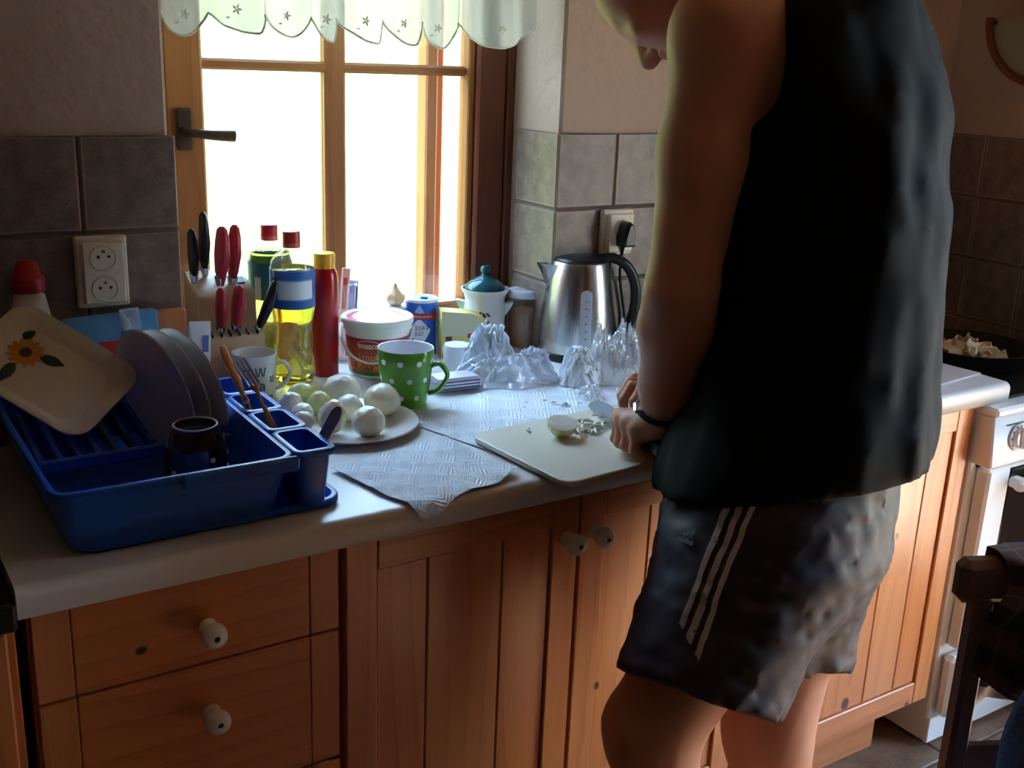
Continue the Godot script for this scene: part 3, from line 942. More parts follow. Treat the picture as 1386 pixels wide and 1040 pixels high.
func tableware() -> void:
	var rk := thing("dish_rack", "blue plastic dish rack standing in its blue drip tray on the worktop", "dish rack", Vector3(-0.1, YC, 0.34))
	var o := rk.position
	var off := Transform3D(Basis.IDENTITY, -o)
	var b := MB.new()
	tray_mesh(b, -0.262, 0.098, 0.11, 0.553, YC, YC + 0.014, 0.006, 0.003, 0.006, 0.03)
	put("drip_tray", b.done(), M.blue, rk, off)
	b = MB.new()
	tray_mesh(b, -0.288, 0.018, 0.125, 0.576, YC + 0.008, 0.985, 0.020, 0.003, 0.005, 0.022)
	put("basin", b.done(), M.blue, rk, off)
	b = MB.new()
	b.box(Vector3(-0.055, 0.9755, 0.5815), Vector3(0.16, 0.022, 0.010), 0.004)
	put("grip", b.done(), M.blue, rk, off)
	# cutlery caddy: four cells
	var cells := [[0.475, 0.566], [0.378, 0.462], [0.282, 0.366], [0.186, 0.270]]
	for c in cells:
		b = MB.new()
		tray_mesh(b, 0.029, 0.080, c[0], c[1], YC + 0.009, 0.985, 0.007, 0.0025, 0.0075, 0.011)
		put("cutlery_cell", b.done(), M.blue, rk, off)
	# ribs that hold the dishes up
	b = MB.new()
	b.box(Vector3(-0.135, 0.944, 0.363), Vector3(0.275, 0.020, 0.010), 0.003)
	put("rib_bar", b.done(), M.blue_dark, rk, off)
	b = MB.new()
	b.box(Vector3(-0.135, 0.944, 0.142), Vector3(0.270, 0.020, 0.010), 0.003)
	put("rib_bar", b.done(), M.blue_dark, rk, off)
	for k in 7:
		var x := -0.262 + 0.0262 * k
		b = MB.new()
		b.slab(PackedVector2Array([Vector2(-0.110, -0.010), Vector2(0.110, -0.010), Vector2(0.110, 0.0), Vector2(0.02, 0.006), Vector2(-0.06, 0.018), Vector2(-0.095, 0.018), Vector2(-0.110, 0.0)]), 0.009, Transform3D(Basis(Vector3(0, 0, 1), Vector3(0, 1, 0), Vector3(-1, 0, 0)), Vector3(x + 0.0045, 0.944, 0.25)), 0.0015)
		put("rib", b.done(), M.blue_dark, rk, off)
	# three white plates leaning in the rack
	var n := Vector3(-0.936, -0.190, 0.296)
	var pm := lathe_mesh(plate_prof(0.100, 0.012), 56)
	var names := ["leftmost white dinner plate leaning in the blue dish rack, in front of two more", "middle one of three white plates leaning in the blue dish rack", "rightmost white plate leaning in the blue dish rack, beside the cutlery cells"]
	for k in 3:
		var pl := thing("dinner_plate", names[k], "plate", Vector3(-0.066 + 0.0262 * k, 1.003 - 0.002 * k, 0.250 - 0.003 * k), "white plates in the dish rack")
		pl.basis = axes(Vector3.UP, n).basis
		put("plate_body", pm, M.ceramic, pl)
	# rectangular dish with a sunflower
	var sd := thing("serving_dish", "cream rectangular serving dish with a painted sunflower leaning in the dish rack", "dish", Vector3(-0.2148, 1.0217, 0.1836))
	sd.basis = Basis(Vector3(0.6551, -0.4594, 0.5998), Vector3(-0.0404, 0.7715, 0.635), Vector3(-0.7545, -0.4402, 0.4868)).orthonormalized()
	b = MB.new()
	var ha := 0.112; var hb := 0.081
	var rings := [[0.70, 0.0, 0.03], [0.76, 0.0015, 0.03], [0.97, 0.019, 0.035], [1.0, 0.0205, 0.035], [0.985, 0.023, 0.035], [0.74, 0.0055, 0.03], [0.68, 0.004, 0.03]]
	var rr := []
	for q in rings: rr.append(rrect(-ha * q[0], ha * q[0], -hb * q[0], hb * q[0], q[2], q[1], 7))
	b.rows(rr, true)
	b.fan(rr[-1], Vector3(0, 0.004, 0))
	b.fan(rr[0], Vector3.ZERO, true)
	put("dish_body", b.done(), mat(rgb(232, 222, 200), 0.15), sd)
	b = MB.new()
	var fc := Vector3(-0.052, 0.0046, -0.012)
	for k in 13:
		var a := TAU * k / 13.0
		b.ball(Vector3.ZERO, Vector3(0.0125, 0.0004, 0.0052), 10, Transform3D(Basis(Vector3.UP, a), fc + Vector3(cos(a) * 0.016, 0, -sin(a) * 0.016)))
	put("sunflower_petals", b.done(), mat(rgb(224, 150, 34), 0.25), sd).set_meta("kind", "stuff")
	put("sunflower_centre", lathe_mesh([Vector2(0, 0), Vector2(0.0095, 0), Vector2(0.009, 0.0008), Vector2(0, 0.0008)], 20), mat(rgb(76, 44, 30), 0.3), sd, Transform3D(Basis.IDENTITY, fc))
	for q in [[Vector3(-0.015, 0.0046, -0.022), 0.2], [Vector3(-0.05, 0.0046, 0.030), -1.4], [Vector3(-0.072, 0.0046, -0.046), 1.9]]:
		b = MB.new()
		b.ball(Vector3.ZERO, Vector3(0.0165, 0.0004, 0.0095), 12, Transform3D(Basis(Vector3.UP, q[1]), q[0]))
		b.ball(Vector3.ZERO, Vector3(0.010, 0.0004, 0.004), 10, Transform3D(Basis(Vector3.UP, q[1]), q[0] + Basis(Vector3.UP, q[1]) * Vector3(0.012, 0, 0)))
		put("painted_leaf", b.done(), mat(rgb(48, 62, 34), 0.25), sd)
	# dark spotted cup turned upside down
	var dm := thing("spotted_cup", "dark brown cup with pale spots turned upside down in the dish rack", "cup", Vector3(-0.066, 0.9, 0.418))
	var dkm := mat(rgb(40, 26, 24), 0.12)
	put("cup_body", lathe_mesh([Vector2(0.045, 0.0), Vector2(0.0475, 0.001), Vector2(0.0465, 0.02), Vector2(0.043, 0.055), Vector2(0.034, 0.084), Vector2(0.0315, 0.089), Vector2(0.0315, 0.094), Vector2(0.029, 0.0945), Vector2(0.028, 0.089), Vector2(0, 0.088)], 40), dkm, dm)
	put("foot_ring", lathe_mesh([Vector2(0.0290, 0.0935), Vector2(0.0318, 0.0935), Vector2(0.0316, 0.0955), Vector2(0.0292, 0.0955), Vector2(0.029, 0.0935)], 36), mat(rgb(150, 140, 130), 0.3), dm)
	for k in 16:
		var a := k * 1.32
		var yy: float = [0.068, 0.052, 0.034, 0.018][k % 4]
		var rad: float = lerpf(0.0467, 0.0385, clampf((yy - 0.02) / 0.05, 0, 1))
		put("spot", lathe_mesh([Vector2(0, 0), Vector2(0.0045, 0), Vector2(0.004, 0.0006), Vector2(0, 0.0008)], 14), mat(rgb(206, 190, 172), 0.2), dm, axes(Vector3.UP, Vector3(cos(a), 0.22, sin(a)), Vector3(cos(a) * (rad + 0.0014), yy, sin(a) * (rad + 0.0014))))
	# cutlery
	var wood := mat(rgb(206, 128, 62), 0.45)
	var f := thing("wooden_fork", "fork with orange wooden handle standing head-up in the cutlery cell", "fork", Vector3(0.055, 0.93, 0.405))
	var fo := f.position
	put("handle", tube_mesh([Vector3(0.062, 0.915, 0.424) - fo, Vector3(0.053, 0.965, 0.412) - fo, Vector3(0.043, 1.002, 0.400) - fo], [0.0075, 0.0085, 0.004], 10, Vector2(1, 0.6)), wood, f)
	put("neck", tube_mesh([Vector3(0.043, 1.0, 0.400) - fo, Vector3(0.037, 1.022, 0.392) - fo, Vector3(0.034, 1.030, 0.387) - fo], [0.003, 0.004, 0.0135], 10, Vector2(1, 0.35)), wood, f)
	var fa := axes(Vector3(0.84, 0, 0.54), Vector3(-0.42, 0.86, -0.30))
	for k in 4:
		var s: Vector3 = Vector3(0.034, 1.030, 0.387) - fo + fa.basis.x * (-0.009 + 0.006 * k)
		put("tine", tube_mesh([s, s + fa.basis.y * 0.024, s + fa.basis.y * 0.045], [0.0022, 0.002, 0.001], 8), M.steel, f)
	var w := thing("wooden_spatula", "long flat orange wooden spatula standing beside the wooden fork in the rack", "spatula", Vector3(0.045, 0.93, 0.40))
	var wo := w.position
	put("blade", tube_mesh(curve([Vector3(0.010, 1.078, 0.318) - wo, Vector3(0.014, 1.062, 0.322) - wo, Vector3(0.026, 1.026, 0.332) - wo, Vector3(0.034, 1.002, 0.338) - wo], 4), [0.006, 0.0085, 0.0095, 0.010, 0.0105, 0.011, 0.011, 0.011, 0.0105, 0.0095, 0.008, 0.0065, 0.006], 12, Vector2(1, 0.3)), wood, w)
	put("handle", tube_mesh([Vector3(0.034, 1.003, 0.338) - wo, Vector3(0.042, 0.972, 0.344) - wo, Vector3(0.052, 0.918, 0.350) - wo], 0.0062, 10, Vector2(1, 0.7)), wood, w)
	put("ring", tube_mesh([Vector3(0.0365, 0.994, 0.3395) - wo, Vector3(0.0375, 0.990, 0.340) - wo], 0.0070, 10, Vector2(1, 0.75)), M.steel, w)
	var kn := thing("table_knife", "table knife standing with its steel blade up in the front cutlery cell", "knife", Vector3(0.075, 0.93, 0.51))
	var ko := kn.position
	var ka := axes(Vector3(0.84, 0, 0.54), Vector3(0.036, 0.068, 0.010).normalized(), Vector3(0.082, 0.963, 0.506) - ko)
	b = MB.new()
	b.slab(PackedVector2Array([Vector2(-0.005, 0), Vector2(0.006, 0), Vector2(0.009, 0.02), Vector2(0.0095, 0.05), Vector2(0.007, 0.064), Vector2(0.002, 0.070), Vector2(-0.004, 0.068), Vector2(-0.008, 0.058), Vector2(-0.007, 0.02)]), 0.0014, ka, 0.0005)
	put("blade", b.done(), M.blade, kn)
	put("handle", tube_mesh([ka * Vector3(0, 0.004, 0.0007), ka * Vector3(0, -0.045, 0.0007)], [0.0055, 0.007], 10, Vector2(1, 0.6)), M.black_plastic, kn)
	# red and white bottles at the far left behind the rack
	var wb := thing("squeeze_bottle", "white plastic bottle with red cap behind the sunflower dish, left of the socket", "bottle", Vector3(-0.212, YC, 0.05))
	b = MB.new()
	var rr2 := []
	for q in [[0.030, 0.0], [0.033, 0.003], [0.033, 0.10], [0.029, 0.125], [0.030, 0.150], [0.036, 0.170], [0.034, 0.178], [0.024, 0.232], [0.018, 0.240], [0.018, 0.244]]:
		var ring := PackedVector3Array()
		for k in 28:
			var a := TAU * k / 28
			ring.append(Vector3(q[0] * cos(a), q[1], q[0] * 0.72 * sin(a)))
		rr2.append(ring)
	b.rows(rr2, true)
	put("body", b.done(), M.white_plastic, wb)
	put("cap", lathe_mesh([Vector2(0.0, 0.240), Vector2(0.025, 0.240), Vector2(0.025, 0.262), Vector2(0.020, 0.268), Vector2(0.016, 0.285), Vector2(0.010, 0.290), Vector2(0, 0.290)], 24), mat(rgb(186, 22, 36), 0.35), wb)
	b = MB.new()
	b.ball(Vector3.ZERO, Vector3(0.014, 0.0115, 0.0015), 16, Transform3D(Basis(Vector3.UP, -0.45), Vector3(-0.011, 0.190, 0.0215)))
	put("label", b.done(), mat(rgb(190, 24, 34), 0.4), wb)
	var rb := thing("sauce_bottle", "dark red bottle with green band at the left edge of the picture, behind the dish", "bottle", Vector3(-0.285, YC, 0.06))
	put("body", lathe_mesh([Vector2(0, 0), Vector2(0.030, 0), Vector2(0.032, 0.004), Vector2(0.032, 0.18), Vector2(0.026, 0.225), Vector2(0.014, 0.25), Vector2(0.014, 0.262), Vector2(0, 0.262)], 28), mat(rgb(150, 24, 26), 0.3), rb)
	put("cap", lathe_mesh([Vector2(0, 0.262), Vector2(0.018, 0.262), Vector2(0.017, 0.285), Vector2(0, 0.287)], 20), mat(rgb(120, 20, 28), 0.4), rb)
	put("label", lathe_mesh([Vector2(0.0322, 0.160), Vector2(0.0328, 0.160), Vector2(0.0328, 0.205), Vector2(0.0322, 0.205)], 28), mat(rgb(70, 120, 50), 0.4), rb)
	# packets between the rack and the wall
	var bp := thing("paper_packet", "flat light blue packet with a red corner standing behind the white plates", "packet", Vector3(-0.082, YC + 0.001, 0.068))
	bp.rotation = Vector3(-0.16, 0.08, 0.02)
	put("front", box_mesh(Vector3(0.158, 0.190, 0.014), 0.005), mat(rgb(96, 164, 214), 0.4), bp, Transform3D(Basis.IDENTITY, Vector3(0, 0.096, 0)))
	put("red_corner", box_mesh(Vector3(0.060, 0.09, 0.003), 0.001), mat(rgb(200, 40, 40), 0.4), bp, Transform3D(Basis.IDENTITY, Vector3(-0.01, 0.100, 0.0075)))
	b = MB.new()
	b.sheet(10, 16, func(q: float, v: float) -> Vector3: return Vector3(0.012 + 0.035 * q, 0.194 * v + 0.002, 0.012 + 0.004 * sin(q * 9.0 + v * 14.0) + 0.003 * sin(v * 31.0)), 0.0003)
	put("clear_film", b.done(false), glassy(Color(0.9, 0.95, 1.0), 0.25, 0.15), bp)
	var wbd := thing("small_board", "small wooden board standing against the tiles behind the blue packet", "board", Vector3(-0.02, YC, 0.022))
	put("board_body", box_mesh(Vector3(0.13, 0.183, 0.012), 0.004), M.pine3, wbd, Transform3D(Basis(Vector3.RIGHT, -0.05), Vector3(0.0, 0.0925, 0.002)))
	var wp := thing("paper_pouch", "small white printed paper pouch between the white plates and the knife block", "pouch", Vector3(0.048, YC + 0.001, 0.03))
	wp.rotation = Vector3(0, 0.2, -0.12)
	b = MB.new()
	var pr := []
	for q in [[0.020, 0.016, 0.0], [0.023, 0.017, 0.03], [0.023, 0.014, 0.10], [0.022, 0.006, 0.140], [0.021, 0.001, 0.158]]:
		pr.append(rrect(-q[0], q[0], -q[1], q[1], q[1] * 0.8, q[2]))
	b.rows(pr, true)
	b.fan(pr[0], Vector3.ZERO, true)
	put("pouch_body", b.done(), mat(rgb(214, 212, 214), 0.5), wp)
	put("print", box_mesh(Vector3(0.012, 0.030, 0.0006), 0.0002), mat(rgb(70, 90, 150), 0.5), wp, Transform3D(Basis(Vector3.RIGHT, -0.09), Vector3(0.008, 0.12, 0.0115)))

# ------------------------------------------------------------------ bottles, tins and jars by the window
func blown(prof: Array, n: int, f: Callable) -> ArrayMesh:
	var b := MB.new()
	var rr := []
	for q in prof:
		var ring := PackedVector3Array()
		for k in n:
			var a := TAU * k / n
			var r: float = q.x * f.call(a, q.y)
			ring.append(Vector3(r * cos(a), q.y, r * sin(a)))
		rr.append(ring)
	b.rows(rr, true)
	return b.done()

func resample(prof: Array, step: float) -> Array:
	var out := []
	for i in prof.size() - 1:
		var a: Vector2 = prof[i]; var c: Vector2 = prof[i + 1]
		var n := maxi(1, int(a.distance_to(c) / step))
		for k in n: out.append(a.lerp(c, float(k) / n))
	out.append(prof[-1])
	return out

func face_label(w: int, h: int, bg: Color, rects: Array) -> ImageTexture:
	var im := Image.create(w, h, false, Image.FORMAT_RGB8)
	im.fill(bg)
	for r in rects: im.fill_rect(Rect2i(r[0], r[1], r[2], r[3]), r[4])
	return ImageTexture.create_from_image(im)

func oil_bottle(at: Vector3, label: String, lab: Material, oil: Material, level: float) -> void:
	var o := thing("oil_bottle", label, "bottle", at)
	var prof := [Vector2(0.0, 0.003), Vector2(0.030, 0.0), Vector2(0.038, 0.002), Vector2(0.0415, 0.010), Vector2(0.0405, 0.05), Vector2(0.0385, 0.095), Vector2(0.0375, 0.125), Vector2(0.0405, 0.140), Vector2(0.0423, 0.150), Vector2(0.0423, 0.228), Vector2(0.0395, 0.240), Vector2(0.030, 0.253), Vector2(0.0185, 0.262), Vector2(0.0140, 0.266), Vector2(0.0132, 0.272)]
	prof = resample(prof, 0.006)
	var wav := func(a: float, y: float) -> float:
		var k := smoothstep(0.012, 0.03, y) * smoothstep(0.138, 0.115, y)
		return 1.0 - k * 0.075 * pow(0.5 + 0.5 * sin(a * 5.0 + sin(y * 55.0) * 2.2), 1.5)
	put("bottle_shell", blown(prof, 60, wav), glassy(Color(0.97, 1.0, 0.93), 0.05, 0.03), o)
	var ip := []
	for q in prof:
		if q.y <= level: ip.append(Vector2(maxf(q.x - 0.0012, 0.0), q.y + 0.0015))
	ip.append(Vector2(ip[-1].x, level)); ip.append(Vector2(0, level))
	put("oil", blown(ip, 60, wav), oil, o)
	put("label", lathe_mesh([Vector2(0.0426, 0.153), Vector2(0.0430, 0.153), Vector2(0.0430, 0.226), Vector2(0.0426, 0.226), Vector2(0.0426, 0.153)], 48), lab, o)
	var red := mat(rgb(186, 30, 42), 0.35)
	var cap := put("cap", blown(resample([Vector2(0.0, 0.2685), Vector2(0.0165, 0.2685), Vector2(0.0165, 0.2945), Vector2(0.0150, 0.2965), Vector2(0, 0.2968)], 0.006), 48, func(a: float, y: float) -> float: return 1.0 + 0.012 * sin(a * 24.0)), red, o)
	put("tamper_ring", lathe_mesh([Vector2(0.0135, 0.266), Vector2(0.0168, 0.266), Vector2(0.0168, 0.2745), Vector2(0.0135, 0.2745)], 32), mat(rgb(214, 96, 96), 0.35), cap)

func pantry() -> void:
	# knife block with seven knives and the scissors
	var kb := thing("knife_block", "pale wooden knife block full of red and black handles left of the window", "knife block", Vector3(0.150, YC, -0.10))
	var b := MB.new()
	var bx := Transform3D(Basis(Vector3(0, 0, 1), Vector3(0, 1, 0), Vector3(-1, 0, 0)), Vector3(0.056, 0, 0))
	b.slab(PackedVector2Array([Vector2(-0.052, 0), Vector2(0.068, 0), Vector2(0.072, 0.108), Vector2(0.030, 0.124), Vector2(0.026, 0.178), Vector2(-0.052, 0.212)]), 0.112, bx, 0.003)
	var bw := mat(rgb(206, 176, 140), 0.5)
	put("block", b.done(), bw, kb)
	for k in 6:
		put("slot", box_mesh(Vector3(0.0028, 0.012, 0.018), 0.0004), M.knobhole, kb, Transform3D(Basis(Vector3.RIGHT, 0.35), Vector3(-0.043 + 0.0172 * k, 0.112, 0.062)))
	put("slot", box_mesh(Vector3(0.016, 0.010, 0.022), 0.001), M.knobhole, kb, Transform3D(Basis(Vector3.RIGHT, 0.40), Vector3(0.040, 0.1935, -0.015)))
	var redh := mat(rgb(168, 30, 52), 0.3)
	# handle: foot, direction, length, radius, colour, words
	var hs := [
		[Vector3(-0.012, 0.206, 0.030), Vector3(0.02, 1.0, 0.16), 0.105, 0.0125, redh, "knife with a fat red handle, left one of the upper red pair in the block"],
		[Vector3(0.022, 0.196, -0.004), Vector3(0.05, 1.0, 0.10), 0.110, 0.0115, redh, "kitchen knife with a red handle at the upper right of the knife block"],
		[Vector3(-0.048, 0.205, -0.010), Vector3(-0.03, 1.0, 0.06), 0.095, 0.0100, M.black_plastic, "kitchen knife with a black handle at the upper left corner of the knife block"],
		[Vector3(-0.022, 0.212, -0.030), Vector3(0.0, 1.0, 0.05), 0.115, 0.0095, M.black_plastic, "tall black-handled knife behind the red handles at the back of the knife block"],
		[Vector3(0.006, 0.120, 0.055), Vector3(0.05, 1.0, 0.20), 0.085, 0.0120, redh, "short knife with a red handle in the low front step of the knife block"],
		[Vector3(-0.024, 0.118, 0.058), Vector3(-0.02, 1.0, 0.18), 0.085, 0.0100, redh, "paring knife with a dark red handle at the left of the block's front step"],
		[Vector3(0.046, 0.112, 0.060), Vector3(0.30, 1.0, 0.25), 0.105, 0.0090, M.black_plastic, "small knife with a straight black handle leaning right out of the block's front step"],
		[Vector3(0.012, 0.204, -0.036), Vector3(0.03, 1.0, 0.02), 0.090, 0.0090, M.black_plastic, "black-handled knife behind the upper right red handle"],
	]
	for h in hs:
		var kn := thing("kitchen_knife", h[5], "knife", kb.position + h[0], "knives in the wooden block")
		kn.basis = axes(Vector3.RIGHT, h[1]).basis
		var l: float = h[2]; var r: float = h[3] * 1.4
		put("handle", tube_mesh([Vector3(0, 0.010, 0), Vector3(0, l * 0.18, 0.001), Vector3(0, l * 0.5, 0.004), Vector3(0, l * 0.8, 0.002), Vector3(0, l * 0.95, -0.001), Vector3(0, l, -0.003)], [r * 0.62, r * 0.85, r * 1.1, r * 0.95, r * 0.75, r * 0.35], 14, Vector2(0.72, 1.0)), h[4], kn)
		put("bolster", tube_mesh([Vector3(0, -0.008, 0), Vector3(0, 0.003, 0), Vector3(0, 0.013, 0)], [r * 0.45, r * 0.6, r * 0.72], 12, Vector2(0.6, 1.0)), M.bright_steel, kn)
	# oil
	var cols := [rgb(150, 190, 226), rgb(216, 226, 234), rgb(24, 62, 120)]
	var l1 := tex(mat(Color.WHITE, 0.4), face_label(256, 64, rgb(36, 96, 168), [[0, 0, 256, 7, rgb(24, 70, 140)], [150, 10, 70, 5, cols[0]], [150, 20, 64, 3, cols[0]], [150, 26, 68, 3, cols[0]], [150, 36, 70, 8, cols[1]], [150, 50, 52, 3, cols[0]], [136, 16, 6, 3, cols[1]], [136, 24, 6, 3, cols[1]], [136, 32, 6, 3, cols[1]], [136, 40, 6, 3, cols[1]], [136, 48, 6, 3, cols[1]], [10, 8, 60, 40, rgb(210, 190, 60)]]))
	l1.uv1_offset = Vector3(1.005, 0, 0)
	l1.uv1_scale = Vector3(-1, -1, 1)
	var l2 := tex(mat(Color.WHITE, 0.4), face_label(256, 64, rgb(26, 124, 118), [[0, 0, 256, 9, rgb(20, 90, 92)], [150, 16, 60, 3, rgb(120, 200, 180)], [150, 24, 50, 3, rgb(120, 200, 180)], [110, 38, 14, 14, rgb(220, 226, 216)]]))
	l2.uv1_offset = Vector3(0.86, 0, 0)
	l2.uv1_scale = Vector3(-1, -1, 1)
	var oil := mat(Color(0.97, 0.86, 0.22, 0.02), 0.02)
	oil.refraction_enabled = true
	oil.refraction_scale = 0.047
	var oil2 := mat(Color(0.86, 0.93, 0.55, 0.02), 0.02)
	oil2.refraction_enabled = true
	oil2.refraction_scale = 0.04
	oil_bottle(Vector3(0.271, YC, -0.050), "clear bottle of yellow oil with blue label and red cap, in front of the window", l1, oil, 0.224)
	oil_bottle(Vector3(0.262, YC, -0.142), "clear oil bottle with green label and red cap behind the blue-labelled one", l2, oil2, 0.246)
	# ketchup
	var kt := thing("ketchup_bottle", "slim red sauce bottle with yellow cap right of the oil", "bottle", Vector3(0.346, YC, -0.070))
	put("body", lathe_mesh([Vector2(0, 0), Vector2(0.024, 0), Vector2(0.0268, 0.005), Vector2(0.0268, 0.185), Vector2(0.0255, 0.205), Vector2(0.021, 0.217), Vector2(0.018, 0.220), Vector2(0, 0.220)], 36), mat(rgb(176, 14, 18), 0.22), kt)
	put("cap", lathe_mesh([Vector2(0, 0.218), Vector2(0.0205, 0.218), Vector2(0.0215, 0.243), Vector2(0.0195, 0.247), Vector2(0, 0.247)], 36), mat(rgb(240, 176, 40), 0.35), kt)
	# tumbler with sachets
	var tp := Vector3(0.424, YC, -0.150)
	var tu := thing("glass_tumbler", "tall clear glass holding sachets between the red bottle and the bucket", "glass", tp)
	put("glass_wall", lathe_mesh([Vector2(0, 0), Vector2(0.019, 0), Vector2(0.0205, 0.003), Vector2(0.0262, 0.165), Vector2(0.0268, 0.166), Vector2(0.0255, 0.1665), Vector2(0.0190, 0.008), Vector2(0, 0.008)], 36), glassy(Color(0.9, 0.95, 0.95), 0.08, 0.02), tu)
	var sa := [[Vector3(-0.010, 0.010, 0.004), Vector3(0.05, 1, 0.05), Vector3(0.017, 0.19, 0.004), rgb(236, 196, 190), "pink striped sachet sticking up out of the tall glass", rgb(196, 70, 60)], [Vector3(0.006, 0.010, 0.006), Vector3(0.06, 1, 0.0), Vector3(0.026, 0.150, 0.005), rgb(62, 66, 132), "dark blue sachet in the front of the tall glass", rgb(120, 116, 170)], [Vector3(0.008, 0.010, -0.006), Vector3(0.10, 1, 0.0), Vector3(0.022, 0.160, 0.003), rgb(200, 214, 222), "silvery sachet at the right of the tall glass", rgb(90, 130, 110)]]
	for q in sa:
		var sc := thing("sachet", q[4], "sachet", tp + q[0], "sachets in the tall glass")
		sc.basis = axes(Vector3(0.84, 0, 0.54), q[1]).basis
		put("wrapper", box_mesh(q[2], 0.0015), mat(q[3], 0.3), sc, Transform3D(Basis.IDENTITY, Vector3(0, q[2].y / 2, 0)))
		put("print", box_mesh(Vector3(q[2].x * 0.5, q[2].y * 0.35, 0.0008), 0.0002), mat(q[5], 0.35), sc, Transform3D(Basis.IDENTITY, Vector3(0, q[2].y * 0.72, q[2].z / 2)))
	bucket()
	# salt drum
	var sl := thing("salt_drum", "blue and white cardboard salt drum with red band behind the green mug", "salt drum", Vector3(0.602, YC, -0.142))
	sl.rotation.y = -0.62
	put("drum", lathe_mesh([Vector2(0, 0), Vector2(0.0345, 0), Vector2(0.0345, 0.118), Vector2(0, 0.118)], 48), mat(rgb(28, 96, 196), 0.4), sl)
	put("rim", lathe_mesh([Vector2(0.030, 0.116), Vector2(0.0350, 0.116), Vector2(0.0350, 0.121), Vector2(0.0335, 0.1225), Vector2(0.0315, 0.1215), Vector2(0.030, 0.119)], 48), M.white_plastic, sl)
	put("lid", lathe_mesh([Vector2(0, 0.118), Vector2(0.0305, 0.118), Vector2(0.0305, 0.1205), Vector2(0, 0.1205)], 40), mat(rgb(150, 190, 226), 0.35), sl)
	put("spout_flap", box_mesh(Vector3(0.016, 0.004, 0.010), 0.001), mat(rgb(24, 80, 180), 0.35), sl, Transform3D(Basis.IDENTITY, Vector3(0.006, 0.1222, 0.004)))
	put("red_band", lathe_mesh([Vector2(0.0346, 0.080), Vector2(0.0350, 0.080), Vector2(0.0350, 0.0935), Vector2(0.0346, 0.0935)], 48), mat(rgb(198, 30, 44), 0.4), sl)
	var dia := func(hw: float, h0: float, h1: float, m: float) -> ArrayMesh:
		b = MB.new()
		var rows := []
		for i in 17:
			var v := i / 16.0
			var wd: float = hw * (1.0 - absf(v - m) / (m if v < m else 1.0 - m)) + 0.0002
			var row := PackedVector3Array()
			for j in 13:
				var t := lerpf(-wd, wd, j / 12.0) / 0.0348
				row.append(Vector3(sin(t) * 0.0349, lerpf(h0, h1, v), cos(t) * 0.0349))
			rows.append(row)
		b.rows(rows, false)
		return b.done(false)
	put("white_lozenge", dia.call(0.026, 0.014, 0.083, 0.62), mat(rgb(228, 224, 226), 0.4), sl)
	put("white_peak", dia.call(0.012, 0.0935, 0.112, 0.02), mat(rgb(150, 180, 215), 0.4), sl)
	var ink := mat(rgb(40, 44, 96), 0.5)
	put("lettering", bent(letters("Alpská", 0.0145, 0.0003), 0.0350), ink, sl, Transform3D(Basis.IDENTITY, Vector3(0, 0.063, 0)))
	put("lettering", bent(letters("sůl", 0.0145, 0.0003), 0.0350), ink, sl, Transform3D(Basis.IDENTITY, Vector3(0, 0.050, 0)))
	put("lettering", bent(letters("Bad Reichenhaller", 0.0068, 0.0003, false, true), 0.0351), mat(rgb(240, 220, 220), 0.5), sl, Transform3D(Basis.IDENTITY, Vector3(0, 0.0868, 0)))
	# jar with a garlic bulb on its lid
	var gj := thing("lidded_jar", "white jar with blue-rimmed lid on the sill, a garlic bulb on top", "jar", Vector3(0.526, YC, -0.147))
	put("jar_body", lathe_mesh([Vector2(0, 0), Vector2(0.030, 0), Vector2(0.032, 0.004), Vector2(0.032, 0.100), Vector2(0, 0.100)], 36), M.ceramic, gj)
	put("lid", lathe_mesh([Vector2(0, 0.099), Vector2(0.036, 0.099), Vector2(0.0375, 0.102), Vector2(0.0375, 0.108), Vector2(0.036, 0.110), Vector2(0, 0.110)], 40), mat(rgb(206, 214, 236), 0.3), gj)
	put("blue_rim", lathe_mesh([Vector2(0.0373, 0.1025), Vector2(0.0381, 0.1025), Vector2(0.0381, 0.1065), Vector2(0.0373, 0.1065)], 40), mat(rgb(74, 92, 160), 0.3), gj)
	var ga := thing("garlic_bulb", "single papery garlic bulb lying on the blue-rimmed jar lid", "garlic", Vector3(0.540, YC + 0.110, -0.146))
	put("bulb", blown(resample([Vector2(0.0, 0.002), Vector2(0.010, 0.0), Vector2(0.0175, 0.006), Vector2(0.0205, 0.014), Vector2(0.0185, 0.023), Vector2(0.011, 0.031), Vector2(0.0055, 0.037), Vector2(0.0035, 0.046), Vector2(0, 0.048)], 0.003), 40, func(a: float, y: float) -> float: return 1.0 + 0.07 * sin(a * 7.0) * smoothstep(0.0, 0.012, y) * smoothstep(0.040, 0.02, y) + 0.06 * sin(a)), mat(rgb(226, 186, 140), 0.5), ga)
	put("root_end", lathe_mesh([Vector2(0, -0.0005), Vector2(0.006, 0.0), Vector2(0.004, 0.003), Vector2(0, 0.004)], 12), mat(rgb(150, 110, 74), 0.8), ga)
	# yellow carton
	var ct := thing("food_carton", "opened pale yellow cardboard carton between the salt drum and the lidded pot", "carton", Vector3(0.664, YC, -0.080))
	ct.rotation.y = -0.30
	var yel := mat(rgb(206, 190, 110), 0.5)
	b = MB.new()
	b.slab(PackedVector2Array([Vector2(-0.046, 0), Vector2(0.046, 0), Vector2(0.046, 0.088), Vector2(0.020, 0.098), Vector2(-0.046, 0.104)]), 0.046, Transform3D(Basis.IDENTITY, Vector3(0, 0, -0.023)), 0.001)
	put("carton_body", b.done(), yel, ct)
	b = MB.new()
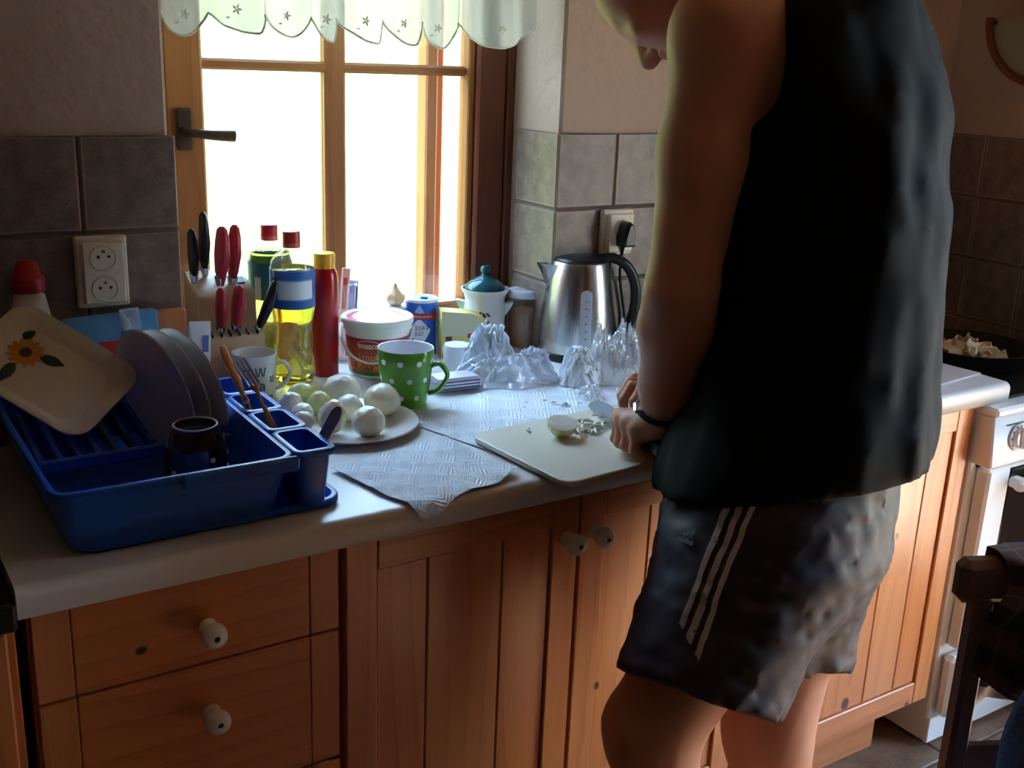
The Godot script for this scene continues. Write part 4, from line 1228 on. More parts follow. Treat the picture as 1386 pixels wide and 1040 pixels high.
	b.slab(PackedVector2Array([Vector2(-0.045, 0.05), Vector2(0.030, 0.05), Vector2(0.036, 0.086), Vector2(0.018, 0.096), Vector2(-0.045, 0.102)]), 0.0006, Transform3D(Basis.IDENTITY, Vector3(0, 0, 0.023)), 0.0)
	put("pale_panel", b.done(), mat(rgb(196, 192, 160), 0.5), ct)
	put("end_panel", box_mesh(Vector3(0.0008, 0.082, 0.040), 0.0002), mat(rgb(226, 190, 60), 0.5), ct, Transform3D(Basis.IDENTITY, Vector3(0.0465, 0.043, 0)))
	put("brown_mark", box_mesh(Vector3(0.014, 0.010, 0.0008), 0.0002), mat(rgb(86, 50, 40), 0.5), ct, Transform3D(Basis.IDENTITY, Vector3(-0.030, 0.044, 0.0232)))
	put("red_mark", box_mesh(Vector3(0.018, 0.010, 0.0008), 0.0002), mat(rgb(150, 50, 44), 0.5), ct, Transform3D(Basis.IDENTITY, Vector3(0.020, 0.050, 0.0236)))
	put("base_band", box_mesh(Vector3(0.088, 0.010, 0.0008), 0.0002), mat(rgb(150, 90, 40), 0.5), ct, Transform3D(Basis.IDENTITY, Vector3(0.0, 0.008, 0.0232)))
	# lidded pot
	var pt := thing("sugar_pot", "white ceramic pot with dark teal lid and two lugs near the kettle", "pot", Vector3(0.754, YC, -0.128))
	pt.rotation.y = -0.6
	put("pot_body", lathe_mesh([Vector2(0, 0), Vector2(0.036, 0), Vector2(0.040, 0.003), Vector2(0.046, 0.05), Vector2(0.047, 0.085), Vector2(0.044, 0.108), Vector2(0.0475, 0.120), Vector2(0.0535, 0.131), Vector2(0.0535, 0.134), Vector2(0.0500, 0.1335), Vector2(0.0425, 0.118), Vector2(0.042, 0.11), Vector2(0, 0.11)], 48), mat(rgb(226, 228, 220), 0.18), pt)
	for sg in [-1.0, 1.0]:
		b = MB.new()
		b.slab(PackedVector2Array([Vector2(0.043, 0.068), Vector2(0.060, 0.094), Vector2(0.064, 0.104), Vector2(0.060, 0.106), Vector2(0.043, 0.102)]), 0.018, Transform3D(Basis(Vector3(sg, 0, 0), Vector3.UP, Vector3(0, 0, sg)), Vector3(0, 0, -0.009 * sg)), 0.003)
		put("lug", b.done(), mat(rgb(226, 228, 220), 0.18), pt)
	put("lid", lathe_mesh([Vector2(0.0, 0.130), Vector2(0.0425, 0.130), Vector2(0.0455, 0.134), Vector2(0.044, 0.139), Vector2(0.031, 0.151), Vector2(0.014, 0.160), Vector2(0.009, 0.163), Vector2(0.0085, 0.166), Vector2(0.0115, 0.171), Vector2(0.0120, 0.177), Vector2(0.0085, 0.183), Vector2(0, 0.185)], 48), mat(rgb(24, 84, 92), 0.1), pt)
	b = MB.new()
	for k in 9:
		var t := -0.25 + 0.06 * k
		b.ball(Vector3.ZERO, Vector3(0.007, 0.0028, 0.0006), 8, Transform3D(Basis(Vector3.UP, t) * Basis(Vector3(0, 0, 1), 0.9 * sin(k * 2.1)), Vector3(sin(t) * 0.0468, 0.072 + 0.012 * sin(k * 1.7), cos(t) * 0.0468)))
	put("painted_sprig", b.done(), mat(rgb(96, 72, 52), 0.3), pt).set_meta("kind", "stuff")
	# spice jar
	var jr := thing("preserving_jar", "glass jar of brown powder with white lid between pot and kettle", "jar", Vector3(0.842, YC, -0.100))
	put("glass_wall", lathe_mesh([Vector2(0, 0), Vector2(0.033, 0), Vector2(0.0362, 0.004), Vector2(0.0362, 0.095), Vector2(0.033, 0.108), Vector2(0.033, 0.116)], 40), glassy(Color(0.95, 0.98, 0.95), 0.06, 0.03), jr)
	put("contents", lathe_mesh([Vector2(0, 0.003), Vector2(0.0345, 0.003), Vector2(0.0345, 0.092), Vector2(0.03, 0.096), Vector2(0, 0.097)], 36), mat(rgb(142, 96, 58), 0.85), jr)
	put("lid", lathe_mesh([Vector2(0, 0.113), Vector2(0.0372, 0.113), Vector2(0.0378, 0.116), Vector2(0.0378, 0.126), Vector2(0.036, 0.1285), Vector2(0, 0.1285)], 40), mat(rgb(214, 218, 226), 0.3), jr)
	put("lid_print", lathe_mesh([Vector2(0, 0.1284), Vector2(0.022, 0.1284), Vector2(0.0215, 0.1289), Vector2(0, 0.1289)], 32), mat(rgb(206, 170, 180), 0.4), jr)
	kettle()
	mugs()

func bucket() -> void:
	var bk := thing("plastic_bucket", "lidded food bucket with a red and orange label and white bail handle", "bucket", Vector3(0.449, YC, -0.045))
	bk.rotation.y = -0.62
	put("bucket_body", lathe_mesh([Vector2(0, 0), Vector2(0.054, 0), Vector2(0.0565, 0.003), Vector2(0.0655, 0.094), Vector2(0.0695, 0.095), Vector2(0.070, 0.106), Vector2(0.066, 0.107), Vector2(0, 0.107)], 56), M.white_plastic, bk)
	put("lid", lathe_mesh([Vector2(0.0, 0.106), Vector2(0.0715, 0.106), Vector2(0.0728, 0.108), Vector2(0.0728, 0.1155), Vector2(0.0705, 0.1185), Vector2(0.067, 0.1165), Vector2(0.064, 0.1155), Vector2(0, 0.1155)], 56), M.white_plastic, bk)
	put("lid_print_ring", lathe_mesh([Vector2(0.050, 0.1154), Vector2(0.062, 0.1154), Vector2(0.062, 0.1159), Vector2(0.050, 0.1159)], 48), mat(rgb(196, 70, 76), 0.35), bk)
	put("lid_print", lathe_mesh([Vector2(0, 0.1154), Vector2(0.050, 0.1154), Vector2(0.050, 0.1158), Vector2(0, 0.1158)], 40), mat(rgb(222, 214, 222), 0.3), bk)
	# printed label: red at the top, orange vegetables below, green leaf
	var im := Image.create(512, 128, false, Image.FORMAT_RGB8)
	var nz := noise(3.0, 4, 71)
	for y in 128:
		for x in 512:
			var v := y / 128.0
			var q := nz.get_noise_2d(x / 64.0, y / 64.0)
			var c := rgb(170, 44, 40).lerp(rgb(196, 84, 50), smoothstep(0.0, 0.5, v))
			if v > 0.55: c = rgb(190, 70, 36).lerp(rgb(226, 140, 60), clampf(0.5 + q * 1.6, 0, 1))
			if v > 0.62 and q < -0.3: c = rgb(150, 30, 26)
			if v > 0.88: c = rgb(96, 130, 50).lerp(rgb(60, 90, 36), clampf(0.5 + q, 0, 1))
			if v < 0.08: c = rgb(170, 24, 56)
			im.set_pixel(x, y, c)
	var lt := tex(mat(Color.WHITE, 0.35), ImageTexture.create_from_image(im))
	lt.uv1_scale = Vector3(1, -1, 1)
	var b := MB.new()
	b.lathe([Vector2(0.0572, 0.006), Vector2(0.0648, 0.083)], 56, Vector3.ZERO, -0.4, PI + 0.4)
	put("label", b.done(false), lt, bk)
	var cream := mat(rgb(244, 236, 226), 0.4)
	put("lettering", bent(letters("BONECO", 0.0105, 0.0004, true), 0.0648), cream, bk, Transform3D(Basis(Vector3.UP, -0.12), Vector3(0, 0.068, 0)))
	var ring := []
	for k in 33:
		var a := TAU * k / 32.0
		var t := -0.12 + cos(a) * 0.36
		ring.append(Vector3(sin(t) * 0.0650, 0.0715 + sin(a) * 0.0075, cos(t) * 0.0650))
	put("logo_oval", tube_mesh(ring, 0.0006, 6), cream, bk)
	put("lettering", bent(letters("Jamarsk", 0.017, 0.0004, false, true), 0.0628), mat(rgb(240, 196, 150), 0.4), bk, Transform3D(Basis(Vector3.UP, 0.05), Vector3(0, 0.044, 0)))
	# bail handle fallen to the front
	var pts := []
	for k in 25:
		var a := PI * k / 24.0
		pts.append(Vector3(cos(a) * 0.0735, 0.098 - sin(a) * 0.062, sin(a) * 0.070))
	put("handle", tube_mesh(pts, 0.0018, 8, Vector2(1.6, 1.0)), M.white_plastic, bk)

func kettle() -> void:
	var k := thing("electric_kettle", "brushed steel electric kettle with black lid and handle on the worktop", "kettle", Vector3(0.904, YC, 0.018))
	# x of the kettle points to the handle
	k.rotation.y = -0.36
	put("base_plate", lathe_mesh([Vector2(0, 0), Vector2(0.088, 0), Vector2(0.090, 0.004), Vector2(0.088, 0.014), Vector2(0, 0.014)], 48), M.black_plastic, k)
	var st := mat(rgb(188, 184, 182), 0.26, 1.0)
	st.normal_enabled = true
	var nt := noise_tex(0.05, Color.BLACK, Color.WHITE, 15, true, 0.6)
	st.normal_texture = nt
	st.uv1_scale = Vector3(40, 0.6, 1)
	put("steel_body", lathe_mesh([Vector2(0, 0.014), Vector2(0.083, 0.014), Vector2(0.0855, 0.018), Vector2(0.0845, 0.045), Vector2(0.0815, 0.085), Vector2(0.076, 0.130), Vector2(0.0685, 0.175), Vector2(0.0625, 0.208), Vector2(0.0600, 0.212), Vector2(0, 0.212)], 72), st, k)
	put("lid", lathe_mesh([Vector2(0, 0.210), Vector2(0.0605, 0.210), Vector2(0.0610, 0.214), Vector2(0.056, 0.219), Vector2(0.03, 0.2225), Vector2(0, 0.2232)], 48), M.black_plastic, k)
	# pouring lip
	var b := MB.new()
	var rr := []
	for i in 9:
		var v := i / 8.0
		var w := lerpf(0.004, 0.030, v)
		var out := lerpf(0.068, 0.098, pow(v, 1.5))
		var y := lerpf(0.125, 0.205, v)
		rr.append(PackedVector3Array([Vector3(-0.050, y, w), Vector3(-lerpf(0.066, 0.075, v), y, w * 0.7), Vector3(-out, y + 0.002 * v, 0), Vector3(-lerpf(0.066, 0.075, v), y, -w * 0.7), Vector3(-0.050, y, -w)]))
	b.rows(rr, false)
	b.rows([rr[-1], PackedVector3Array([Vector3(-0.05, 0.203, 0.026), Vector3(-0.072, 0.203, 0.018), Vector3(-0.092, 0.205, 0), Vector3(-0.072, 0.203, -0.018), Vector3(-0.05, 0.203, -0.026)])], false)
	put("spout", b.done(false), st, k)
	# handle: a broad black arch and the strap down the body
	put("handle", tube_mesh(curve([Vector3(0.040, 0.213, 0), Vector3(0.075, 0.215, 0), Vector3(0.108, 0.196, 0), Vector3(0.128, 0.155, 0), Vector3(0.130, 0.105, 0), Vector3(0.118, 0.065, 0), Vector3(0.100, 0.050, 0), Vector3(0.082, 0.048, 0)]), 0.0125, 14, Vector2(1.25, 0.9)), M.black_plastic, k)
	b = MB.new()
	var rows := []
	for i in 11:
		var y := lerpf(0.02, 0.21, i / 10.0)
		var r := lerpf(0.0862, 0.0615, smoothstep(0.0, 1.0, i / 10.0 * 0.9 + 0.05))
		var row := PackedVector3Array()
		for j in 7:
			var t := lerpf(-0.34, 0.34, j / 6.0)
			row.append(Vector3(cos(t) * (r + 0.004), y, sin(t) * (r + 0.004)))
		rows.append(row)
	b.rows(rows, false)
	put("back_strap", b.done(false), M.black_plastic, k)
	# water gauge facing the room
	var ga := 1.62
	b = MB.new()
	rows = []
	for i in 25:
		var v := i / 24.0
		var y := lerpf(0.036, 0.160, v)
		var r := lerpf(0.0858, 0.0718, (y - 0.03) / 0.14)
		var hw := 0.0125 * sqrt(maxf(0.0, 1.0 - pow(maxf(0.0, absf(v - 0.5) - 0.42) / 0.08, 2.0)))
		var row := PackedVector3Array()
		for j in 7:
			var t := ga + lerpf(-hw, hw, j / 6.0) / r
			row.append(Vector3(cos(t) * (r + 0.0012), y, sin(t) * (r + 0.0012)))
		rows.append(row)
	b.rows(rows, false)
	var gauge := put("water_gauge", b.done(false), mat(rgb(176, 182, 188), 0.25), k)
	for i in 6:
		var y := 0.056 + 0.016 * i
		var r := lerpf(0.0858, 0.0718, (y - 0.03) / 0.14) + 0.0018
		put("level_mark", box_mesh(Vector3(0.005, 0.0022, 0.0008), 0.0002), mat(rgb(80, 84, 92), 0.5), gauge, axes(Vector3(sin(ga), 0, -cos(ga)), Vector3(0, 1, 0), Vector3(cos(ga) * r, y, sin(ga) * r)))
	# plug and lead
	var pg := thing("kettle_lead", "black plug and lead running from the wall socket down behind the kettle", "power lead", Vector3(1.0035, 1.164, 0.032))
	b = MB.new()
	b.slab(PackedVector2Array([Vector2(-0.016, -0.036), Vector2(0.016, -0.036), Vector2(0.017, -0.015), Vector2(0.009, 0.012), Vector2(0.0, 0.018), Vector2(-0.009, 0.012), Vector2(-0.017, -0.015)]), 0.032, Transform3D.IDENTITY, 0.006)
	put("plug", b.done(), M.black_plastic, pg)
	put("lead", tube_mesh(curve([Vector3(0, -0.028, 0.012), Vector3(0.006, -0.06, -0.006), Vector3(0.020, -0.12, -0.022), Vector3(0.040, -0.20, -0.024), Vector3(0.045, -0.262, -0.020), Vector3(0.06, -0.272, -0.008), Vector3(0.09, -0.272, 0.004)]), 0.0034, 8), M.black_plastic, pg)

func mug_handle(o: Node3D, m: Material, r: float, y0: float, y1: float, out: float, turn: float, rad := 0.0055) -> void:
	var d := Vector3(cos(turn), 0, -sin(turn))
	var p := func(x: float, y: float) -> Vector3: return d * x + Vector3(0, y, 0)
	put("handle", tube_mesh(curve([p.call(r - 0.002, y1 - 0.006), p.call(r + out * 0.55, y1), p.call(r + out, y1 - 0.016), p.call(r + out * 0.95, (y0 + y1) / 2), p.call(r + out * 0.5, y0 + 0.008), p.call(r - 0.003, y0)]), rad, 12, Vector2(1.5, 0.85)), m, o)

func mugs() -> void:
	var gm := thing("green_mug", "green mug with white dots and pale inside in front of the bucket", "mug", Vector3(0.401, YC, 0.170))
	var gr := mat(rgb(92, 150, 44), 0.14)
	put("mug_wall", lathe_mesh([Vector2(0, 0), Vector2(0.036, 0), Vector2(0.0395, 0.003), Vector2(0.0445, 0.03), Vector2(0.0500, 0.075), Vector2(0.0525, 0.107), Vector2(0.0515, 0.109)], 56), gr, gm)
	put("inside", lathe_mesh([Vector2(0.0515, 0.109), Vector2(0.0500, 0.1085), Vector2(0.047, 0.075), Vector2(0.041, 0.02), Vector2(0.036, 0.006), Vector2(0, 0.006)], 56), mat(rgb(226, 222, 226), 0.14), gm)
	mug_handle(gm, gr, 0.048, 0.024, 0.082, 0.030, -0.72, 0.0052)
	var wh := mat(rgb(236, 240, 226), 0.2)
	for row in 3:
		for k in 9:
			var a := TAU * (k + 0.5 * (row % 2)) / 9.0 + 0.15
			var y: float = [0.022, 0.055, 0.088][row]
			var r := 0.0395 + (0.0525 - 0.0395) * (y - 0.003) / 0.104 + 0.0012
			put("dot", lathe_mesh([Vector2(0, -0.0008), Vector2(0.0056, -0.0008), Vector2(0.0050, 0.0004), Vector2(0, 0.0007)], 16), wh, gm, axes(Vector3.UP, Vector3(cos(a), -0.13, sin(a)), Vector3(cos(a) * r, y, sin(a) * r)))
	var wm := thing("letter_mug", "white mug printed with green letters behind the cutlery cells", "mug", Vector3(0.166, YC, 0.020))
	wm.rotation.y = -0.42
	put("mug_wall", lathe_mesh([Vector2(0, 0), Vector2(0.036, 0), Vector2(0.0385, 0.003), Vector2(0.0400, 0.05), Vector2(0.0412, 0.088), Vector2(0.0400, 0.0895), Vector2(0.0382, 0.088), Vector2(0.036, 0.01), Vector2(0, 0.008)], 48), M.ceramic, wm)
	mug_handle(wm, M.ceramic, 0.0395, 0.020, 0.072, 0.026, -0.10, 0.0045)
	var ink := mat(rgb(74, 128, 104), 0.35)
	var ls := [["W", 0.35, 0.060, 0.024], ["a", 0.42, 0.034, 0.026], ["G", -0.25, 0.058, 0.024], ["e", -0.18, 0.030, 0.026], ["m", 0.75, 0.010, 0.022], ["R", -0.8, 0.050, 0.026], ["s", -0.72, 0.022, 0.022], ["u", 0.95, 0.046, 0.022], ["l", 0.10, 0.012, 0.022]]
	for q in ls:
		put("lettering", bent(letters(q[0], q[3], 0.0003, true), 0.0406), ink, wm, Transform3D(Basis(Vector3.UP, q[1]), Vector3(0, q[2], 0)))

# ------------------------------------------------------------------ smooth bodies: a distance field and its skin
class Field:
	var o: Vector3
	var h: float
	var nx: int
	var ny: int
	var nz: int
	var d := PackedFloat32Array()
	func _init(lo: Vector3, hi: Vector3, cell: float) -> void:
		o = lo; h = cell
		nx = int((hi.x - lo.x) / h) + 2
		ny = int((hi.y - lo.y) / h) + 2
		nz = int((hi.z - lo.z) / h) + 2
		d.resize(nx * ny * nz)
		d.fill(9.0)
	func cone(a: Vector3, b: Vector3, ra: float, rb: float, k := 0.02, wide := Vector3.ZERO, wf := 1.0, cp := Vector3.ZERO, cn := Vector3.ZERO) -> void:
		# a tapering limb from a to b joined with a smooth minimum; stretched wf times along «wide», cut off beyond the plane (cp, cn)
		var ext := maxf(ra, rb) * maxf(wf, 1.0) + k + h * 3.0
		var lo := Vector3(minf(a.x, b.x), minf(a.y, b.y), minf(a.z, b.z)) - Vector3.ONE * ext
		var hi := Vector3(maxf(a.x, b.x), maxf(a.y, b.y), maxf(a.z, b.z)) + Vector3.ONE * ext
		var i0 := maxi(0, int((lo.x - o.x) / h)); var i1 := mini(nx - 1, int((hi.x - o.x) / h) + 1)
		var j0 := maxi(0, int((lo.y - o.y) / h)); var j1 := mini(ny - 1, int((hi.y - o.y) / h) + 1)
		var k0 := maxi(0, int((lo.z - o.z) / h)); var k1 := mini(nz - 1, int((hi.z - o.z) / h) + 1)
		var squeeze := wf != 1.0
		var s := 1.0 / wf - 1.0
		var ab := b - a
		if squeeze: ab += wide * (ab.dot(wide) * s)
		var ll := maxf(ab.length_squared(), 1e-9)
		var dr := rb - ra
		var cutting := cn != Vector3.ZERO
		for z in range(k0, k1 + 1):
			for y in range(j0, j1 + 1):
				var row := (z * ny + y) * nx
				for x in range(i0, i1 + 1):
					var p := Vector3(o.x + x * h, o.y + y * h, o.z + z * h)
					var q := p - a
					if squeeze: q += wide * (q.dot(wide) * s)
					var t := clampf(q.dot(ab) / ll, 0.0, 1.0)
					var v := (q - ab * t).length() - ra - dr * t
					if cutting: v = maxf(v, (p - cp).dot(cn))
					var w := d[row + x]
					var e := k - absf(v - w)
					v = minf(v, w)
					if e > 0.0: v -= e * e / k * 0.25
					d[row + x] = v
	func carve(a: Vector3, b: Vector3, r: float) -> void:
		var ext := r + h * 3.0
		var lo := Vector3(minf(a.x, b.x), minf(a.y, b.y), minf(a.z, b.z)) - Vector3.ONE * ext
		var hi := Vector3(maxf(a.x, b.x), maxf(a.y, b.y), maxf(a.z, b.z)) + Vector3.ONE * ext
		var ab := b - a
		var ll := maxf(ab.length_squared(), 1e-9)
		for z in range(maxi(0, int((lo.z - o.z) / h)), mini(nz, int((hi.z - o.z) / h) + 2)):
			for y in range(maxi(0, int((lo.y - o.y) / h)), mini(ny, int((hi.y - o.y) / h) + 2)):
				var row := (z * ny + y) * nx
				for x in range(maxi(0, int((lo.x - o.x) / h)), mini(nx, int((hi.x - o.x) / h) + 2)):
					var q := Vector3(o.x + x * h, o.y + y * h, o.z + z * h) - a
					var t := clampf(q.dot(ab) / ll, 0.0, 1.0)
					d[row + x] = maxf(d[row + x], r - (q - ab * t).length())
	func cut(cp: Vector3, cn: Vector3) -> void:
		for z in nz:
			for y in ny:
				var row := (z * ny + y) * nx
				for x in nx:
					if d[row + x] < 0.1: d[row + x] = maxf(d[row + x], (Vector3(o.x + x * h, o.y + y * h, o.z + z * h) - cp).dot(cn))
	func ruffle(n: FastNoiseLite, amp: float, sc: Vector3, band := 0.05, sharp := false) -> void:
		for z in nz:
			for y in ny:
				var row := (z * ny + y) * nx
				for x in nx:
					var v := d[row + x]
					if absf(v) < band:
						var q := n.get_noise_3d((o.x + x * h) * sc.x, (o.y + y * h) * sc.y, (o.z + z * h) * sc.z)
						d[row + x] = v + amp * (absf(q) * 2.0 - 0.5 if sharp else q)
	func at(p: Vector3) -> float:
		var q := (p - o) / h
		var i := int(q.x); var j := int(q.y); var k := int(q.z)
		if i < 0 or j < 0 or k < 0 or i >= nx - 1 or j >= ny - 1 or k >= nz - 1: return 1.0
		var f := q - Vector3(i, j, k)
		var b := (k * ny + j) * nx + i
		var sy := nx; var sz := nx * ny
		return lerpf(lerpf(lerpf(d[b], d[b + 1], f.x), lerpf(d[b + sy], d[b + sy + 1], f.x), f.y), lerpf(lerpf(d[b + sz], d[b + sz + 1], f.x), lerpf(d[b + sz + sy], d[b + sz + sy + 1], f.x), f.y), f.z)
	func land(p: Vector3, dir: Vector3) -> Vector3:
		# from p along dir to the surface
		var t := 0.0
		for i in 400:
			if at(p + dir * t) < 0.0: break
			t += 0.001
		return p + dir * t
	func slope(p: Vector3) -> Vector3:
		var e := 0.012
		return Vector3(at(p + Vector3(e, 0, 0)) - at(p - Vector3(e, 0, 0)), at(p + Vector3(0, e, 0)) - at(p - Vector3(0, e, 0)), at(p + Vector3(0, 0, e)) - at(p - Vector3(0, 0, e))).normalized()
	func skin(b: MB) -> void:
		# surface nets: one vertex in each crossed cell, one quad round each crossed edge
		var id := PackedInt32Array()
		id.resize(nx * ny * nz)
		id.fill(-1)
		var vs := PackedVector3Array()
		var off := [0, 1, nx, nx + 1, nx * ny, nx * ny + 1, nx * ny + nx, nx * ny + nx + 1]
		var reach := h * 4.0
		var g := b.next
		b.next += 1
		for z in nz - 1:
			for y in ny - 1:
				var row := (z * ny + y) * nx
				for x in nx - 1:
					var c := row + x
					if absf(d[c]) > reach: continue
					var inside := 0
					for k in 8:
						if d[c + off[k]] < 0.0: inside += 1
					if inside == 0 or inside == 8: continue
					var s := Vector3.ZERO
					var n := 0
					for k in 8:
						var va := d[c + off[k]]
						for ax in 3:
							if k & (1 << ax): continue
							var vb := d[c + off[k | (1 << ax)]]
							if (va < 0.0) == (vb < 0.0): continue
							var p := Vector3(k & 1, (k >> 1) & 1, (k >> 2) & 1)
							p[ax] += va / (va - vb)
							s += p
							n += 1
					id[c] = vs.size()
					vs.append(o + (Vector3(x, y, z) + s / n) * h)
		var st := [1, nx, nx * ny]
		for z in range(1, nz - 1):
			for y in range(1, ny - 1):
				var row := (z * ny + y) * nx
				for x in range(1, nx - 1):
					var c := row + x
					var va := d[c]
					if absf(va) > reach: continue
					for ax in 3:
						var vb := d[c + st[ax]]
						if (va < 0.0) == (vb < 0.0): continue
						var u: int = st[(ax + 1) % 3]; var w: int = st[(ax + 2) % 3]
						var q := [id[c], id[c - u], id[c - u - w], id[c - w]]
						if q.has(-1): continue
						if va < 0.0: q.reverse()
						b.quad(vs[q[0]], vs[q[1]], vs[q[2]], vs[q[3]], g)

# ------------------------------------------------------------------ the man at the worktop
func person() -> void:
	var F := Vector3(-0.3, 0, -0.954)
	var L := Vector3(-0.954, 0, 0.3)
	var me := thing("person", "man in black vest and striped shorts bending over the cutting board with a knife", "person", Vector3(0.70, 0, 0.86))
	var skin_m := mat(rgb(206, 142, 112), 0.5)
	var spine := [[Vector3(0.725, 0.892, 0.815), 0.180], [Vector3(0.756, 1.01, 0.82), 0.166], [Vector3(0.770, 1.155, 0.804), 0.158], [Vector3(0.770, 1.299, 0.791), 0.156], [Vector3(0.768, 1.426, 0.772), 0.160], [Vector3(0.748, 1.528, 0.738), 0.160], [Vector3(0.712, 1.585, 0.70), 0.125]]
	var S := Vector3(0.566, 1.555, 0.756)
	var RS := S - L * 0.40
	var elbow := Vector3(0.535, 1.205, 0.752)
	var wrist := Vector3(0.592, 0.980, 0.668)
	var relbow := Vector3(0.985, 1.12, 0.66)
	var rwrist := Vector3(0.785, 0.968, 0.515)
	var hipl := Vector3(0.640, 0.84, 0.852); var hipr := Vector3(0.80, 0.82, 0.79)
	var kneel := Vector3(0.476, 0.556, 0.836); var kneer := Vector3(0.722, 0.475, 0.845)
	var ankl := Vector3(0.505, 0.085, 0.905); var ankr := Vector3(0.745, 0.085, 0.885)
	# --- body: one skin from neck to feet
	var f := Field.new(Vector3(0.32, -0.01, 0.42), Vector3(1.12, 1.80, 1.08), 0.0125)
	for i in spine.size() - 1:
		f.cone(spine[i][0], spine[i + 1][0], spine[i][1] - 0.022, spine[i + 1][1] - 0.022, 0.03, L, 1.15)
	f.cone(spine[6][0], Vector3(0.648, 1.635, 0.632), 0.072, 0.06, 0.05)
	for q in [[S, elbow, wrist, 1.0], [RS, relbow, rwrist, 0.0]]:
		f.cone(Vector3(0.735, 1.52, 0.735), q[0], 0.085, 0.068, 0.05)
		f.cone(q[0], q[0].lerp(q[1], 0.45), 0.066, 0.060, 0.03)
		f.cone(q[0].lerp(q[1], 0.45), q[1], 0.060, 0.050, 0.03)
		var bulge: Vector3 = q[1].lerp(q[2], 0.25)
		f.cone(q[1], bulge, 0.050, 0.053, 0.02)
		f.cone(bulge, q[1].lerp(q[2], 0.72), 0.053, 0.041, 0.02)
		f.cone(q[1].lerp(q[2], 0.72), q[2], 0.041, 0.030, 0.02)
	for q in [[hipl, kneel, ankl, Vector3(-0.3, 0, -0.954), 0.0], [hipr, kneer, ankr, Vector3(-0.12, 0, -0.993), 0.0]]:
		var k: Vector3 = q[1]; var a: Vector3 = q[2]; var fw: Vector3 = q[3]
		f.cone(q[0], q[0].lerp(k, 0.5), 0.11, 0.088, 0.03)
		f.cone(q[0].lerp(k, 0.5), k, 0.088, 0.070, 0.03)
		f.cone(k + fw * 0.018, k - Vector3(0, 0.04, 0) + fw * 0.02, 0.056, 0.05, 0.03)
		f.cone(k, k.lerp(a, 0.33) - fw * 0.018, 0.060, 0.060, 0.03)
		f.cone(k.lerp(a, 0.33) - fw * 0.018, a, 0.060, 0.036, 0.03)
		f.cone(a - fw * 0.025 - Vector3(0, 0.045, 0), a - Vector3(0, 0.02, 0), 0.034, 0.038, 0.03)
		f.cone(a - Vector3(0, 0.03, 0), a + fw * 0.16 - Vector3(0, 0.060, 0), 0.038, 0.024, 0.03)
	var body := MB.new()
	f.skin(body)
	head_skin(body, F, L)
	left_hand(body, wrist)
	right_hand(body, rwrist)
	put("body", body.done(), skin_m, me, Transform3D(Basis.IDENTITY, -me.position))
	# --- vest
	var v := Field.new(Vector3(0.40, 0.80, 0.46), Vector3(1.08, 1.72, 1.10), 0.0115)
	for i in spine.size() - 1:
		v.cone(spine[i][0], spine[i + 1][0], spine[i][1], spine[i + 1][1] - (0.0 if i < 5 else 0.012), 0.04, L, 1.15)
	v.cone(Vector3(0.722, 0.80, 0.806), Vector3(0.723, 0.90, 0.808), 0.190, 0.188, 0.02, L, 1.13)
	var back: Vector3 = spine[3][0] - F * 0.06
	v.cone(back, Vector3(0.742, 0.90, 0.83) - F * 0.035, 0.108, 0.142, 0.04, L, 1.2)
	v.ruffle(noise(1.0, 2, 33), 0.010, Vector3(9.0, 1.6, 9.0))
	v.ruffle(noise(1.0, 2, 37), 0.005, Vector3(16.0, 7.0, 16.0))
	v.carve(S + Vector3(0.0, 0.12, -0.01) + L * 0.03, S + Vector3(0, -0.045, 0.012) + L * 0.02, 0.088)
	v.carve(RS + Vector3(0.0, 0.12, -0.01) - L * 0.03, RS + Vector3(0, -0.045, 0.012) - L * 0.02, 0.088)
	v.carve(Vector3(0.70, 1.64, 0.68), Vector3(0.64, 1.68, 0.62), 0.085)
	v.cut(Vector3(0.725, 0.912, 0.815), (Vector3.DOWN - F * 0.25 + L * 0.04).normalized())
	var vb := MB.new()
	v.skin(vb)
	var vest_m := mat(rgb(8, 8, 10), 0.75, 0.0, 0.3)
	put("vest", vb.done(), vest_m, me, Transform3D(Basis.IDENTITY, -me.position))
	# --- shorts
	var s := Field.new(Vector3(0.34, 0.50, 0.52), Vector3(1.02, 1.02, 1.08), 0.0095)
	s.cone(Vector3(0.727, 0.93, 0.815), Vector3(0.716, 0.83, 0.818), 0.164, 0.170, 0.03, L, 1.10)
	var lc := Vector3(0.513, 0.632, 0.884); var ld := (lc - hipl).normalized()
	s.cone(hipl, lc + ld * 0.05, 0.138, 0.121, 0.05, Vector3.ZERO, 1.0, lc, (ld + Vector3(0, -0.1, 0.12)).normalized())
	var rc := Vector3(0.737, 0.603, 0.845); var rd := (rc - hipr).normalized()
	s.cone(hipr, rc + rd * 0.05, 0.122, 0.102, 0.05, Vector3.ZERO, 1.0, rc, rd)
	s.ruffle(noise(1.0, 3, 51), 0.0055, Vector3(6.0, 13.0, 6.0))
	s.ruffle(noise(1.0, 2, 55), 0.0045, Vector3(16.0, 30.0, 16.0), 0.05, true)
	var sb := MB.new()
	s.skin(sb)
	var shorts := put("shorts", sb.done(), mat(rgb(50, 42, 48), 0.6), me, Transform3D(Basis.IDENTITY, -me.position))
	# three stripes down the left side
	var pale := mat(rgb(196, 184, 176), 0.6)
